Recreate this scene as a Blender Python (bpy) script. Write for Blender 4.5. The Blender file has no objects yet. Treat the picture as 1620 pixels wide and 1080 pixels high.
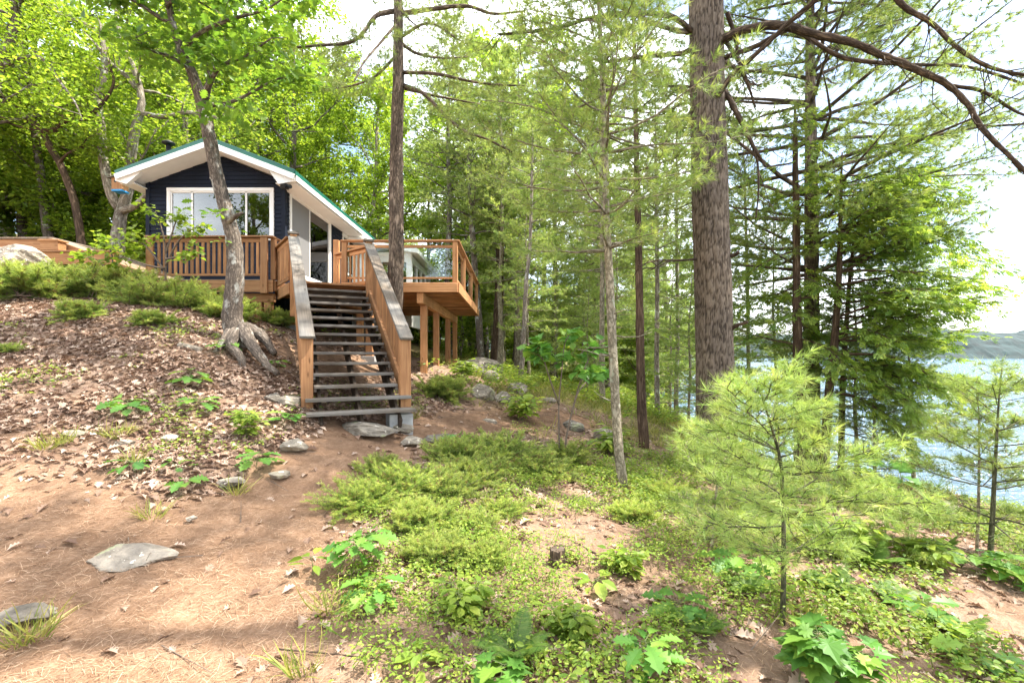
import bpy, math
import numpy as np
from mathutils import Vector

# ------------------------------------------------------------------ camera, world, sun
scene = bpy.context.scene
COL = scene.collection
FPX, CX, CY = 765.0, 810.0, 562.0          # focal length and eye point in pixels of the 1620 x 1080 photograph
cd = bpy.data.cameras.new("camera")
cam = bpy.data.objects.new("camera", cd)
COL.objects.link(cam)
cam.location = (0, 0, 0)
cam.rotation_euler = (math.radians(90), 0, 0)
cd.sensor_width = 36.0
cd.lens = FPX / 1620.0 * 36.0
cd.shift_y = (CY - 540.0) / 1620.0
cd.clip_start = 0.05
cd.clip_end = 3000
scene.camera = cam

SUN_EL, SUN_AZ = math.radians(62), math.radians(90)     # azimuth measured from +Y (straight ahead) towards +X (right)
world = bpy.data.worlds.new("World")
scene.world = world
world.use_nodes = True
wn, wl = world.node_tree.nodes, world.node_tree.links
bg = wn["Background"]
sky = wn.new("ShaderNodeTexSky")
sky.sky_type = 'NISHITA'
sky.sun_disc = False
sky.sun_elevation = SUN_EL
sky.sun_rotation = SUN_AZ
sky.air_density = 1.0
sky.dust_density = 2.5
sky.ozone_density = 1.0
# thin bright clouds over the blue
tc = wn.new("ShaderNodeTexCoord")
mp = wn.new("ShaderNodeMapping"); mp.inputs['Scale'].default_value = (1, 1, 2.2)
cn = wn.new("ShaderNodeTexNoise"); cn.inputs['Scale'].default_value = 2.3; cn.inputs['Detail'].default_value = 7
cr = wn.new("ShaderNodeValToRGB")
cr.color_ramp.elements[0].position = 0.43; cr.color_ramp.elements[1].position = 0.66
cm = wn.new("ShaderNodeMixRGB")
cm.inputs['Color2'].default_value = (14, 14.3, 14.8, 1)
wl.new(tc.outputs['Generated'], mp.inputs['Vector']); wl.new(mp.outputs['Vector'], cn.inputs['Vector'])
wl.new(cn.outputs['Fac'], cr.inputs['Fac']); wl.new(cr.outputs['Color'], cm.inputs['Fac'])
wl.new(sky.outputs['Color'], cm.inputs['Color1']); wl.new(cm.outputs['Color'], bg.inputs['Color'])
bg.inputs['Strength'].default_value = 0.15

sl = bpy.data.lights.new("sun", 'SUN')
sl.energy = 5.0
sl.angle = math.radians(0.6)
sl.color = (1.0, 0.95, 0.86)
sun = bpy.data.objects.new("sun", sl)
COL.objects.link(sun)
sun.location = (40, 20, 60)
sd = Vector((math.cos(SUN_EL) * math.sin(SUN_AZ), math.cos(SUN_EL) * math.cos(SUN_AZ), math.sin(SUN_EL)))
sun.rotation_euler = sd.to_track_quat('Z', 'Y').to_euler()

vs = scene.view_settings
vs.view_transform = 'Standard'; vs.look = 'None'; vs.gamma = 1.0; vs.use_curve_mapping = False
vs.exposure = 1.6
scene.cycles.max_bounces = 12
scene.cycles.diffuse_bounces = 8
scene.cycles.transmission_bounces = 12
scene.cycles.transparent_max_bounces = 12

RNG = np.random.default_rng(7)
UP = np.array([0., 0., 1.])

# ------------------------------------------------------------------ small maths
def nrm(a):
    a = np.asarray(a, float)
    return a / np.maximum(np.linalg.norm(a, axis=-1, keepdims=True), 1e-9)

def _hash(ix, iy, seed):
    h = (ix.astype(np.int64) * 374761393 + iy.astype(np.int64) * 668265263 + seed * 974711) & 0x7fffffff
    h = ((h ^ (h >> 13)) * 1274126177) & 0x7fffffff
    return ((h ^ (h >> 16)) & 0xffff) / 65535.0

def vnoise(x, y, seed=0):
    x, y = np.asarray(x, float), np.asarray(y, float)
    ix, iy = np.floor(x), np.floor(y)
    fx, fy = x - ix, y - iy
    fx, fy = fx * fx * (3 - 2 * fx), fy * fy * (3 - 2 * fy)
    a, b = _hash(ix, iy, seed), _hash(ix + 1, iy, seed)
    c, d = _hash(ix, iy + 1, seed), _hash(ix + 1, iy + 1, seed)
    return (a * (1 - fx) + b * fx) * (1 - fy) + (c * (1 - fx) + d * fx) * fy

def fbm(x, y, seed=0, oct=4):
    s, a, t = 0.0, 1.0, 0.0
    for o in range(oct):
        s = s + a * vnoise(x * 2 ** o, y * 2 ** o, seed + o * 17); t += a; a *= 0.5
    return s / t

def sstep(a, b, x):
    t = np.clip((np.asarray(x, float) - a) / (b - a), 0, 1)
    return t * t * (3 - 2 * t)

def W(px, py, d):                      # a point of the photograph at a known distance
    return np.array([(px - CX) * d / FPX, d, (CY - py) * d / FPX])

# ------------------------------------------------------------------ terrain heights (thin plate through surveyed spots)
CTRL = np.array([
 (0,2.3,-1.56),(-2.4,2.2,-1.52),(-2.7,3.3,-1.36),(-6,5.4,-.55),(-9,8,.75),(-6.2,7.8,.62),(-6.4,9.6,1.0),
 (-8,12,1.35),(-11,11,1.9),(-15,15,3.0),(-20,30,4.6),(-8,25,1.9),(-4.25,7.6,.2),(-2.1,6.45,-.9),(-3.7,9.2,.05),
 (-4,10.5,.25),(-2,11,-.42),(-2,17,-.45),(-5,17,.8),(-2.4,9.5,-.38),(-1,8.5,-1.0),(-.8,10.5,-.72),(.37,14,-.82),
 (0,7.5,-1.32),(1.44,6.3,-1.75),(2.45,9,-1.74),(3.3,7.9,-1.95),(1.63,2.9,-1.64),(4.44,4.5,-2.05),(2.6,1,-1.62),
 (.6,4.1,-1.53),(7,9.3,-2.48),(8.3,8.8,-2.63),(9,10.4,-2.95),(5.8,9.4,-2.3),(5.2,11,-2.35),(7,12.5,-2.9),(4.6,6.5,-2.1),(6.5,6.5,-2.35),(8.5,6,-2.75),
 (5.1,15,-2.1),(4.2,14,-1.8),(2.6,14,-1.42),(6.8,17,-2.7),(5,20,-2.2),(9,20,-3.3),(7,26,-2.35),(12,27,-3.6),(0,25,-.85),(2.5,21,-1.3),(3,32,-1.25),
 (0,45,-1.0),(10,45,-2.2),(18,45,-3.6),(26,60,-4.2),(-15,50,3.2),(-22,80,5),(2,90,-1.0),(20,90,-1.8),(13,12,-4.2),(22,20,-6),(30,10,-6.5),(15,0,-4.6),
 (-5,-3,-1.5),(0,-4,-1.7),(6,-3,-2.4),(-14,0,.6),(-30,15,7),(10,3,-3.2),(36,40,-7),(40,70,-6)], float)

def _tps(r2):
    return 0.5 * r2 * np.log(r2 + 1e-9)
_n = len(CTRL)
_K = _tps(((CTRL[:, None, :2] - CTRL[None, :, :2]) ** 2).sum(-1)) + np.eye(_n) * 0.06
_P = np.c_[np.ones(_n), CTRL[:, :2]]
_A = np.block([[_K, _P], [_P.T, np.zeros((3, 3))]])
_S = np.linalg.solve(_A, np.r_[CTRL[:, 2], 0, 0, 0])

def H(x, y, fine=True):
    x, y = np.atleast_1d(np.asarray(x, float)), np.atleast_1d(np.asarray(y, float))
    out = np.empty(x.shape)
    xf, yf, of = x.ravel(), y.ravel(), out.ravel()
    for i in range(0, len(xf), 40000):
        a, b = np.clip(xf[i:i+40000], -45, 40), np.clip(yf[i:i+40000], -12, 95)
        r2 = (a[:, None] - CTRL[None, :, 0]) ** 2 + (b[:, None] - CTRL[None, :, 1]) ** 2
        of[i:i+40000] = _tps(r2) @ _S[:_n] + _S[_n] + _S[_n+1] * a + _S[_n+2] * b
    out = np.clip(of.reshape(x.shape), -9, 12)
    if fine:
        out = out + (fbm(x * .9, y * .9, 3) - .5) * .16 + (fbm(x * 4, y * 4, 9) - .5) * .05
    return out

def H1(x, y):
    return float(H(x, y)[0])

def G(px, py):                         # where the sight line through a photograph pixel meets the ground
    ds = np.concatenate([np.arange(1.2, 20, .02), np.arange(20, 90, .1)])
    x, z = (px - CX) * ds / FPX, (CY - py) * ds / FPX
    h = H(x, ds)
    i = np.argmax(z <= h)
    if not (z <= h).any(): i = len(ds) - 1
    return np.array([x[i], ds[i], h[i]])

# ------------------------------------------------------------------ mesh building
class Geo:
    def __init__(s):
        s.V, s.L, s.A, s.F, s.n = [], [], [], {}, 0
    def add(s, V, faces, var=0.5, loc=None, mat=0):
        V = np.asarray(V, float)
        s.V.append(V); s.L.append(V if loc is None else loc)
        s.A.append(np.full(len(V), var) if np.isscalar(var) else var)
        for f in faces:
            f = np.asarray(f, np.int64)
            if f.size: s.F.setdefault(f.shape[1], []).append((f + s.n, mat))
        s.n += len(V)
    def inst(s, T, R, P, var, mat=0):   # T = (verts, tris); R (n,3,3) columns = axes; P (n,3)
        tv, tf = T
        n, m = len(P), len(tv)
        if n == 0: return
        V = np.einsum('nij,mj->nmi', R, tv) + P[:, None, :]
        F = (tf[None] + (np.arange(n) * m)[:, None, None]).reshape(-1, tf.shape[1])
        s.add(V.reshape(-1, 3), [F], np.repeat(var, m), None, mat)
    def tube(s, pts, rad, seg=8, var=.5, mat=0, rough=0.0, rng=RNG, cap=True):
        pts, rad = np.asarray(pts, float), np.asarray(rad, float)
        k = len(pts)
        t = nrm(np.gradient(pts, axis=0))
        ref = np.array([1., 0, 0]) if abs(t[0, 2]) > .7 else UP
        a = nrm(np.cross(t, ref)); b = np.cross(t, a)
        ang = np.arange(seg) * 2 * np.pi / seg
        rr = rad[:, None] * np.ones(seg)
        if rough: 
            nz = rng.normal(size=(k, seg)); nz = (nz + np.roll(nz, 1, 1)) * .6
            rr = rr * (1 + rough * nz)
        ring = np.cos(ang)[None, :, None] * a[:, None] + np.sin(ang)[None, :, None] * b[:, None]
        V = pts[:, None] + ring * rr[..., None]
        sl_ = np.r_[0, np.cumsum(np.linalg.norm(np.diff(pts, axis=0), axis=1))]
        off = rng.uniform(0, 9)
        loc = np.stack([np.broadcast_to(sl_[:, None] + off, rr.shape), np.cos(ang)[None] * rr + off, np.sin(ang)[None] * rr], -1)
        i, j = np.meshgrid(np.arange(k - 1), np.arange(seg), indexing='ij')
        j2 = (j + 1) % seg
        F = np.stack([i * seg + j, i * seg + j2, (i + 1) * seg + j2, (i + 1) * seg + j], -1).reshape(-1, 4)
        fs = [F]
        if cap: fs += [np.arange(seg)[None, ::-1], ((k - 1) * seg + np.arange(seg))[None]]
        s.add(V.reshape(-1, 3), fs, var, loc.reshape(-1, 3), mat)
    def sticks(s, P0, P1, r0, r1, var=.5, mat=0):
        P0, P1 = np.asarray(P0, float), np.asarray(P1, float)
        n = len(P0)
        if n == 0: return
        t = nrm(P1 - P0); a = nrm(np.cross(t, [.31, .52, .8])); b = np.cross(t, a)
        r0 = np.broadcast_to(r0, (n,))[:, None, None]; r1 = np.broadcast_to(r1, (n,))[:, None, None]
        ang = np.arange(3) * 2 * np.pi / 3
        ring = np.cos(ang)[None, :, None] * a[:, None] + np.sin(ang)[None, :, None] * b[:, None]
        V = np.concatenate([P0[:, None] + ring * r0, P1[:, None] + ring * r1], 1)
        f = np.array([(0, 1, 4, 3), (1, 2, 5, 4), (2, 0, 3, 5)])
        F = (f[None] + (np.arange(n) * 6)[:, None, None]).reshape(-1, 4)
        s.add(V.reshape(-1, 3), [F], var, None, mat)
    def board(s, p0, p1, w, h, up=UP, ch=.004, var=None, mat=0, rng=RNG):
        p0, p1 = np.asarray(p0, float), np.asarray(p1, float)
        L = np.linalg.norm(p1 - p0); x = (p1 - p0) / L
        up = np.asarray(up, float)
        if abs(x @ up) > .98: up = np.array([0., 1., 0.]) if abs(x[1]) < .9 else np.array([1., 0, 0])
        y = nrm(np.cross(up, x)); z = np.cross(x, y)
        hl = np.array([L / 2, w / 2, h / 2]); ch = min(ch, hl.min() * .6)
        loc, idx = [], {}
        for ci, sg in enumerate([(a, b, c) for a in (-1, 1) for b in (-1, 1) for c in (-1, 1)]):
            for ax in range(3):                       # vertex lying on the face of axis ax
                v = np.array(sg) * (hl - ch); v[ax] = sg[ax] * hl[ax]
                idx[(sg, ax)] = len(loc); loc.append(v)
        q, tr = [], []
        sgn = (-1, 1)
        def out(f):
            P = [loc[i] for i in f]; n = np.cross(P[1] - P[0], P[2] - P[1]); c = sum(P)
            return f if n @ c > 0 else f[::-1]
        for ax in range(3):
            b, c = (ax + 1) % 3, (ax + 2) % 3
            for sa in sgn:
                f = []
                for sb, sc in ((-1, -1), (1, -1), (1, 1), (-1, 1)):
                    g = [0, 0, 0]; g[ax], g[b], g[c] = sa, sb, sc; f.append(idx[(tuple(g), ax)])
                q.append(out(f))
            for sb in sgn:
                for sc in sgn:                         # edge running along ax
                    g0 = [0, 0, 0]; g0[ax], g0[b], g0[c] = -1, sb, sc
                    g1 = list(g0); g1[ax] = 1
                    q.append(out([idx[(tuple(g0), b)], idx[(tuple(g1), b)], idx[(tuple(g1), c)], idx[(tuple(g0), c)]]))
        for sg in [(a, b, c) for a in sgn for b in sgn for c in sgn]:
            tr.append(out([idx[(sg, 0)], idx[(sg, 1)], idx[(sg, 2)]]))
        loc = np.array(loc)
        V = (p0 + p1) / 2 + loc @ np.array([x, y, z])
        s.add(V, [np.array(q), np.array(tr)], rng.uniform() if var is None else var, loc + rng.uniform(-20, 20, 3), mat)
    def box(s, lo, hi, **k):
        lo, hi = np.asarray(lo, float), np.asarray(hi, float)
        d = hi - lo; ax = int(np.argmax(d)); c = (lo + hi) / 2
        p0, p1 = c.copy(), c.copy(); p0[ax], p1[ax] = lo[ax], hi[ax]
        if ax == 0: s.board(p0, p1, d[1], d[2], **k)
        elif ax == 1: s.board(p0, p1, d[0], d[2], **k)
        else: s.board(p0, p1, d[0], d[1], up=np.array([0., 1, 0]), **k)
    def poly(s, pts, var=.5, mat=0):
        pts = np.asarray(pts, float); s.add(pts, [np.arange(len(pts))[None]], var, None, mat)
    def prism(s, pts, d, var=.5, mat=0):               # polygon pts extruded by vector d
        pts = np.asarray(pts, float); d = np.asarray(d, float); n = len(pts)
        nn = np.cross(pts[1] - pts[0], pts[2] - pts[1])
        if nn @ d > 0: pts = pts[::-1]
        V = np.r_[pts, pts + d]; i = np.arange(n); j = (i + 1) % n
        s.add(V, [i[None], (i[::-1] + n)[None], np.stack([j, i, i + n, j + n], -1)], var, None, mat)
    def build(s, name, mats, parent=None, smooth=False, attrs=True, shift=None):
        if not isinstance(mats, (list, tuple)): mats = [mats]
        me = bpy.data.meshes.new(name)
        V = np.concatenate(s.V) if s.V else np.zeros((0, 3))
        if shift is not None: V = V - np.asarray(shift, float)
        me.vertices.add(len(V)); me.vertices.foreach_set('co', V.astype(np.float32).ravel())
        li, tot, mi = [], [], []
        for k, lst in s.F.items():
            for f, m in lst:
                li.append(f.ravel()); tot.append(np.full(len(f), k)); mi.append(np.full(len(f), m))
        if li:
            li, tot, mi = np.concatenate(li), np.concatenate(tot), np.concatenate(mi)
            me.loops.add(len(li)); me.loops.foreach_set('vertex_index', li.astype(np.int32))
            me.polygons.add(len(tot))
            me.polygons.foreach_set('loop_start', np.r_[0, np.cumsum(tot)[:-1]].astype(np.int32))
            me.polygons.foreach_set('loop_total', tot.astype(np.int32))
            me.polygons.foreach_set('material_index', mi.astype(np.int32))
            me.polygons.foreach_set('use_smooth', np.full(len(tot), smooth))
        me.update(calc_edges=True)
        if attrs and len(V):
            a = me.attributes.new('var', 'FLOAT', 'POINT'); a.data.foreach_set('value', np.concatenate(s.A).astype(np.float32))
            if attrs == 'loc':
                a = me.attributes.new('loc', 'FLOAT_VECTOR', 'POINT'); a.data.foreach_set('vector', np.concatenate(s.L).astype(np.float32).ravel())
        for m in mats: me.materials.append(m)
        o = bpy.data.objects.new(name, me); COL.objects.link(o)
        if parent is not None: o.parent = parent
        return o

def tag(o, label=None, cat=None, group=None, kind=None):
    if label: o['label'] = label
    if cat: o['category'] = cat
    if group: o['group'] = group
    if kind: o['kind'] = kind
    return o

def thing(name, label, cat, loc=(0, 0, 0), rz=0.0, group=None):
    o = bpy.data.objects.new(name, None); COL.objects.link(o)
    o.location = tuple(float(v) for v in loc); o.rotation_euler = (0, 0, rz)
    o.empty_display_size = .2
    return tag(o, label, cat, group)

def dup(root, loc, rz=0.0, scale=1.0, label=None, group=None, tilt=(0, 0)):
    r = root.copy(); COL.objects.link(r)
    r.location = tuple(float(v) for v in loc); r.rotation_euler = (tilt[0], tilt[1], rz)
    r.scale = (scale,) * 3 if np.isscalar(scale) else scale
    if label: r['label'] = label
    if group: r['group'] = group
    for ch in list(root.children):
        c = ch.copy(); COL.objects.link(c); c.parent = r
        for g in ch.children:
            d = g.copy(); COL.objects.link(d); d.parent = c
    return r

# ------------------------------------------------------------------ materials
def new_mat(name):
    m = bpy.data.materials.new(name); m.use_nodes = True
    return m, m.node_tree.nodes, m.node_tree.links, m.node_tree.nodes['Principled BSDF']

def attr(n, name):
    a = n.new("ShaderNodeAttribute"); a.attribute_name = name; return a

def ramp(n, stops):
    r = n.new("ShaderNodeValToRGB"); e = r.color_ramp.elements
    while len(e) < len(stops): e.new(.5)
    for i, (p, c) in enumerate(stops):
        e[i].position = p; e[i].color = (*c, 1)
    return r

def noise(n, l, vec, scale, detail=4, sc=None, rough=.55):
    t = n.new("ShaderNodeTexNoise"); t.inputs['Scale'].default_value = scale
    t.inputs['Detail'].default_value = detail; t.inputs['Roughness'].default_value = rough
    if vec is not None:
        if sc is not None:
            m = n.new("ShaderNodeMapping"); m.inputs['Scale'].default_value = sc
            l.new(vec, m.inputs['Vector']); vec = m.outputs['Vector']
        l.new(vec, t.inputs['Vector'])
    return t

def bump(n, l, h, bsdf, strength, dist):
    b = n.new("ShaderNodeBump"); b.inputs['Strength'].default_value = strength; b.inputs['Distance'].default_value = dist
    l.new(h, b.inputs['Height']); l.new(b.outputs['Normal'], bsdf.inputs['Normal']); return b

def mix(n, l, a, b, fac, mode='MIX'):
    m = n.new("ShaderNodeMixRGB"); m.blend_type = mode
    for s, v in (('Color1', a), ('Color2', b), ('Fac', fac)):
        if isinstance(v, (int, float)): m.inputs[s].default_value = v
        elif isinstance(v, tuple): m.inputs[s].default_value = (*v, 1)
        else: l.new(v, m.inputs[s])
    return m.outputs['Color']

def leaf_mat(name, cols, trans=.45, tcol=None, rough=.45, spec=.35):
    m, n, l, b = new_mat(name)
    a = attr(n, 'var')
    r = ramp(n, [(i / (len(cols) - 1), c) for i, c in enumerate(cols)])
    l.new(a.outputs['Fac'], r.inputs['Fac'])
    oi = n.new("ShaderNodeObjectInfo")
    hs = n.new("ShaderNodeHueSaturation")
    mr = n.new("ShaderNodeMapRange"); mr.inputs['To Min'].default_value = .82; mr.inputs['To Max'].default_value = 1.2
    l.new(oi.outputs['Random'], mr.inputs['Value']); l.new(mr.outputs['Result'], hs.inputs['Value'])
    l.new(r.outputs['Color'], hs.inputs['Color'])
    l.new(hs.outputs['Color'], b.inputs['Base Color'])
    b.inputs['Roughness'].default_value = rough; b.inputs['Specular IOR Level'].default_value = spec
    t = n.new("ShaderNodeBsdfTranslucent")
    l.new(mix(n, l, hs.outputs['Color'], tcol or (1.4, 1.32, .85), 1.0, 'MULTIPLY'), t.inputs['Color'])
    ms = n.new("ShaderNodeMixShader"); ms.inputs['Fac'].default_value = trans
    l.new(b.outputs[0], ms.inputs[1]); l.new(t.outputs[0], ms.inputs[2])
    l.new(ms.outputs[0], n['Material Output'].inputs['Surface'])
    return m

def wood_mat(name, dark, mid, light, grey=None, gfac=.0, rough=.7):
    m, n, l, b = new_mat(name)
    a = attr(n, 'loc'); v = attr(n, 'var')
    g = noise(n, l, a.outputs['Vector'], 5.0, 6, (.35, 9, 9), .6)
    big = noise(n, l, a.outputs['Vector'], 1.4, 3)
    r = ramp(n, [(.25, dark), (.5, mid), (.75, light)])
    l.new(g.outputs['Fac'], r.inputs['Fac'])
    c = mix(n, l, r.outputs['Color'], r.outputs['Color'], .5)
    vr = ramp(n, [(0, (.72, .72, .72)), (1, (1.18, 1.15, 1.1))])
    l.new(v.outputs['Fac'], vr.inputs['Fac'])
    c = mix(n, l, c, vr.outputs['Color'], 1.0, 'MULTIPLY')
    if grey:
        gr = ramp(n, [(.5 - gfac * .45, (0, 0, 0)), (.85 - gfac * .45, (1, 1, 1))])
        l.new(big.outputs['Fac'], gr.inputs['Fac'])
        gg = ramp(n, [(.3, tuple(x * .55 for x in grey)), (.7, grey)])
        l.new(g.outputs['Fac'], gg.inputs['Fac'])
        c = mix(n, l, c, gg.outputs['Color'], gr.outputs['Color'])
    km = n.new("ShaderNodeMapping"); km.inputs['Scale'].default_value = (2.4, 9, 9); l.new(a.outputs['Vector'], km.inputs['Vector'])
    kv = n.new("ShaderNodeTexVoronoi"); kv.inputs['Scale'].default_value = 1.0; l.new(km.outputs['Vector'], kv.inputs['Vector'])
    kr = ramp(n, [(.06, (.42, .36, .30)), (.13, (1, 1, 1))]); l.new(kv.outputs['Distance'], kr.inputs['Fac'])
    c = mix(n, l, c, kr.outputs['Color'], 1.0, 'MULTIPLY')
    wr_ = ramp(n, [(.32, (.72, .70, .68)), (.6, (1.08, 1.08, 1.08))]); l.new(big.outputs['Fac'], wr_.inputs['Fac'])
    c = mix(n, l, c, wr_.outputs['Color'], 1.0, 'MULTIPLY')
    l.new(c, b.inputs['Base Color'])
    b.inputs['Roughness'].default_value = rough; b.inputs['Specular IOR Level'].default_value = .3
    bump(n, l, g.outputs['Fac'], b, .35, .004)
    return m

def bark_mat(name, dark, mid, light, along, across, depth, lichen=None, lfac=.0, cut=.16, use_var=False):
    """fissured bark: long wandering cracks where two stretched noises cross their middle, over fine fibre"""
    m, n, l, b = new_mat(name)
    a = attr(n, 'loc')
    def crack(sc, off):
        nz = noise(n, l, a.outputs['Vector'], 1.0, 3, sc, .5)
        s1 = n.new("ShaderNodeMath"); s1.operation = 'SUBTRACT'; s1.inputs[1].default_value = off; l.new(nz.outputs['Fac'], s1.inputs[0])
        s2 = n.new("ShaderNodeMath"); s2.operation = 'ABSOLUTE'; l.new(s1.outputs[0], s2.inputs[0])
        r_ = ramp(n, [(0, (0, 0, 0)), (cut, (1, 1, 1))]); l.new(s2.outputs[0], r_.inputs['Fac']); return r_.outputs['Color']
    c1 = crack((along, across, across), .5); c2 = crack((along * 2.2, across * 1.3, across * 1.3), .46)
    cr_ = mix(n, l, c1, c2, 1.0, 'DARKEN')
    fine = noise(n, l, a.outputs['Vector'], 34, 6, (.35, 1, 1), .65)
    h = mix(n, l, cr_, fine.outputs['Fac'], .5)
    if use_var: h = mix(n, l, h, attr(n, 'var').outputs['Fac'], .5)
    r = ramp(n, [(.2, dark), (.48, mid), (.78, light)])
    l.new(h, r.inputs['Fac'])
    tone = noise(n, l, a.outputs['Vector'], 1.7, 4)
    tr = ramp(n, [(.3, (.72, .72, .74)), (.7, (1.22, 1.18, 1.12))]); l.new(tone.outputs['Fac'], tr.inputs['Fac'])
    c = mix(n, l, r.outputs['Color'], tr.outputs['Color'], 1.0, 'MULTIPLY')
    if lichen:
        ln = noise(n, l, a.outputs['Vector'], 6, 6, (.6, 1, 1), .65)
        lr = ramp(n, [(.62 - lfac * .2, (0, 0, 0)), (.70 - lfac * .2, (.75, .75, .75))])
        l.new(ln.outputs['Fac'], lr.inputs['Fac'])
        c = mix(n, l, c, lichen, lr.outputs['Color'])
    l.new(c, b.inputs['Base Color'])
    b.inputs['Roughness'].default_value = .9; b.inputs['Specular IOR Level'].default_value = .15
    bump(n, l, h, b, .9, depth)
    return m

def plain(name, col, rough=.6, metal=0.0, var=.0, nscale=6, bmp=0):
    m, n, l, b = new_mat(name)
    b.inputs['Roughness'].default_value = rough; b.inputs['Metallic'].default_value = metal
    t = n.new("ShaderNodeTexCoord")
    nz = noise(n, l, t.outputs['Object'], nscale, 5)
    r = ramp(n, [(.3, tuple(c * (1 - var) for c in col)), (.7, tuple(min(1, c * (1 + var)) for c in col))])
    l.new(nz.outputs['Fac'], r.inputs['Fac']); l.new(r.outputs['Color'], b.inputs['Base Color'])
    if bmp: bump(n, l, nz.outputs['Fac'], b, .5, bmp)
    return m

def glass_mat(name, tint, rough=.01, fac_min=.08):
    m, n, l, b = new_mat(name)
    tr = n.new("ShaderNodeBsdfTransparent"); tr.inputs['Color'].default_value = (*tint, 1)
    gl = n.new("ShaderNodeBsdfGlossy"); gl.inputs['Roughness'].default_value = rough
    fr = n.new("ShaderNodeFresnel"); fr.inputs['IOR'].default_value = 1.5
    mr = n.new("ShaderNodeMapRange"); mr.inputs['To Min'].default_value = fac_min; mr.inputs['To Max'].default_value = 1
    l.new(fr.outputs['Fac'], mr.inputs['Value'])
    ms = n.new("ShaderNodeMixShader"); l.new(mr.outputs['Result'], ms.inputs['Fac'])
    l.new(tr.outputs[0], ms.inputs[1]); l.new(gl.outputs[0], ms.inputs[2])
    l.new(ms.outputs[0], n['Material Output'].inputs['Surface'])
    return m

M = {}
M['cedar'] = wood_mat('stained_cedar', (.23, .105, .045), (.36, .18, .08), (.48, .27, .13))
M['newcedar'] = wood_mat('new_cedar', (.36, .16, .065), (.50, .25, .11), (.60, .34, .17))
M['worn'] = wood_mat('weathered_cedar', (.17, .105, .06), (.27, .18, .11), (.36, .26, .17), (.24, .20, .165), .45)
M['tread'] = wood_mat('worn_tread_wood', (.065, .05, .035), (.13, .10, .072), (.20, .16, .12), (.19, .175, .155), .5)
M['darkwood'] = wood_mat('dark_stringer_wood', (.045, .032, .022), (.08, .058, .04), (.13, .095, .07))
M['siding'] = plain('navy_siding', (.007, .011, .022), .7, 0, .3, 3, .001)
M['siding'].node_tree.nodes['Principled BSDF'].inputs['Specular IOR Level'].default_value = .2
M['white'] = plain('white_trim', (.78, .77, .74), .45, 0, .04, 4)
M['soffit'] = plain('cream_soffit', (.80, .80, .79), .55, 0, .05, 5)
M['green_metal'] = plain('green_metal_roof', (.008, .105, .072), .4, .0, .12, 4)
M['concrete'] = plain('concrete', (.34, .34, .33), .9, 0, .2, 9, .004)
M['dark_metal'] = plain('dark_metal', (.03, .03, .032), .5, .6, .2, 8)
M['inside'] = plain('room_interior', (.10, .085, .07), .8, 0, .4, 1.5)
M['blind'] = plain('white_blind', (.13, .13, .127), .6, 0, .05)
M['glass'] = glass_mat('window_glass', (.42, .48, .49), .01, .07)
M['rail_glass'] = glass_mat('clear_rail_glass', (.90, .95, .93), .0, .03)
M['screen'] = plain('grey_mesh_screen', (.16, .16, .16), .7)
M['blue_paint'] = plain('blue_paint', (.02, .25, .55), .5)
M['pine_bark'] = bark_mat('pine_bark', (.04, .03, .024), (.16, .12, .09), (.31, .245, .19), 2.6, 15, .02)
M['old_pine_bark'] = bark_mat('old_pine_bark', (.03, .024, .02), (.085, .066, .050), (.175, .14, .11), 3, 20, .008, use_var=True)
M['thin_bark'] = bark_mat('smooth_pine_bark', (.10, .085, .06), (.22, .19, .135), (.34, .30, .225), 5, 14, .004, (.36, .40, .30), .12, .08)
M['sapling_bark'] = bark_mat('sapling_bark', (.035, .036, .02), (.075, .075, .042), (.13, .125, .08), 6, 20, .002, cut=.08)
M['oak_bark'] = bark_mat('oak_bark', (.05, .042, .035), (.16, .13, .105), (.28, .24, .20), 5, 26, .012, (.40, .40, .36), .35)
M['grey_bark'] = bark_mat('grey_maple_bark', (.10, .085, .065), (.24, .205, .165), (.36, .325, .27), 2.5, 13, .008, (.43, .45, .38), .3, .12)
M['cedar_bark'] = bark_mat('cedar_bark', (.04, .026, .018), (.11, .074, .05), (.21, .15, .105), 1.2, 26, .010)
M['twig'] = plain('twig_bark', (.13, .095, .07), .9, 0, .3, 20)
M['dead_limb'] = bark_mat('dead_limb_bark', (.03, .022, .016), (.085, .06, .042), (.21, .15, .10), 3, 24, .005)
M['green_stem'] = plain('green_stem', (.10, .12, .04), .7, 0, .2, 20)

M['maple_leaf'] = leaf_mat('maple_foliage', [(.10, .18, .02), (.19, .29, .03), (.32, .41, .05)], .58)
M['oak_leaf'] = leaf_mat('oak_foliage', [(.07, .16, .022), (.13, .24, .03), (.22, .34, .04)], .55)
M['seed_leaf'] = leaf_mat('seedling_foliage', [(.06, .17, .03), (.11, .25, .04), (.22, .35, .05)], .42)
M['needle'] = leaf_mat('pine_needles_green', [(.15, .22, .06), (.25, .32, .09), (.38, .42, .14)], .48, (1.25, 1.25, .8), .5, .3)
M['young_needle'] = leaf_mat('young_pine_needles', [(.16, .25, .07), (.27, .36, .10), (.42, .46, .15)], .42, (1.25, 1.25, .75), .5, .3)
M['cedar_leaf'] = leaf_mat('cedar_foliage', [(.09, .17, .03), (.18, .27, .045), (.31, .38, .07)], .5)
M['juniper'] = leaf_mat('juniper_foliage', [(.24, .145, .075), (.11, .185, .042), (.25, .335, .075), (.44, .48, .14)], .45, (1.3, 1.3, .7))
M['grass'] = leaf_mat('dry_grass', [(.12, .17, .03), (.24, .25, .05), (.36, .31, .10)], .35, (1.2, 1.2, .7))
M['cover_leaf'] = leaf_mat('ground_cover_foliage', [(.11, .20, .03), (.21, .31, .045), (.38, .44, .08)], .52)
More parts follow.
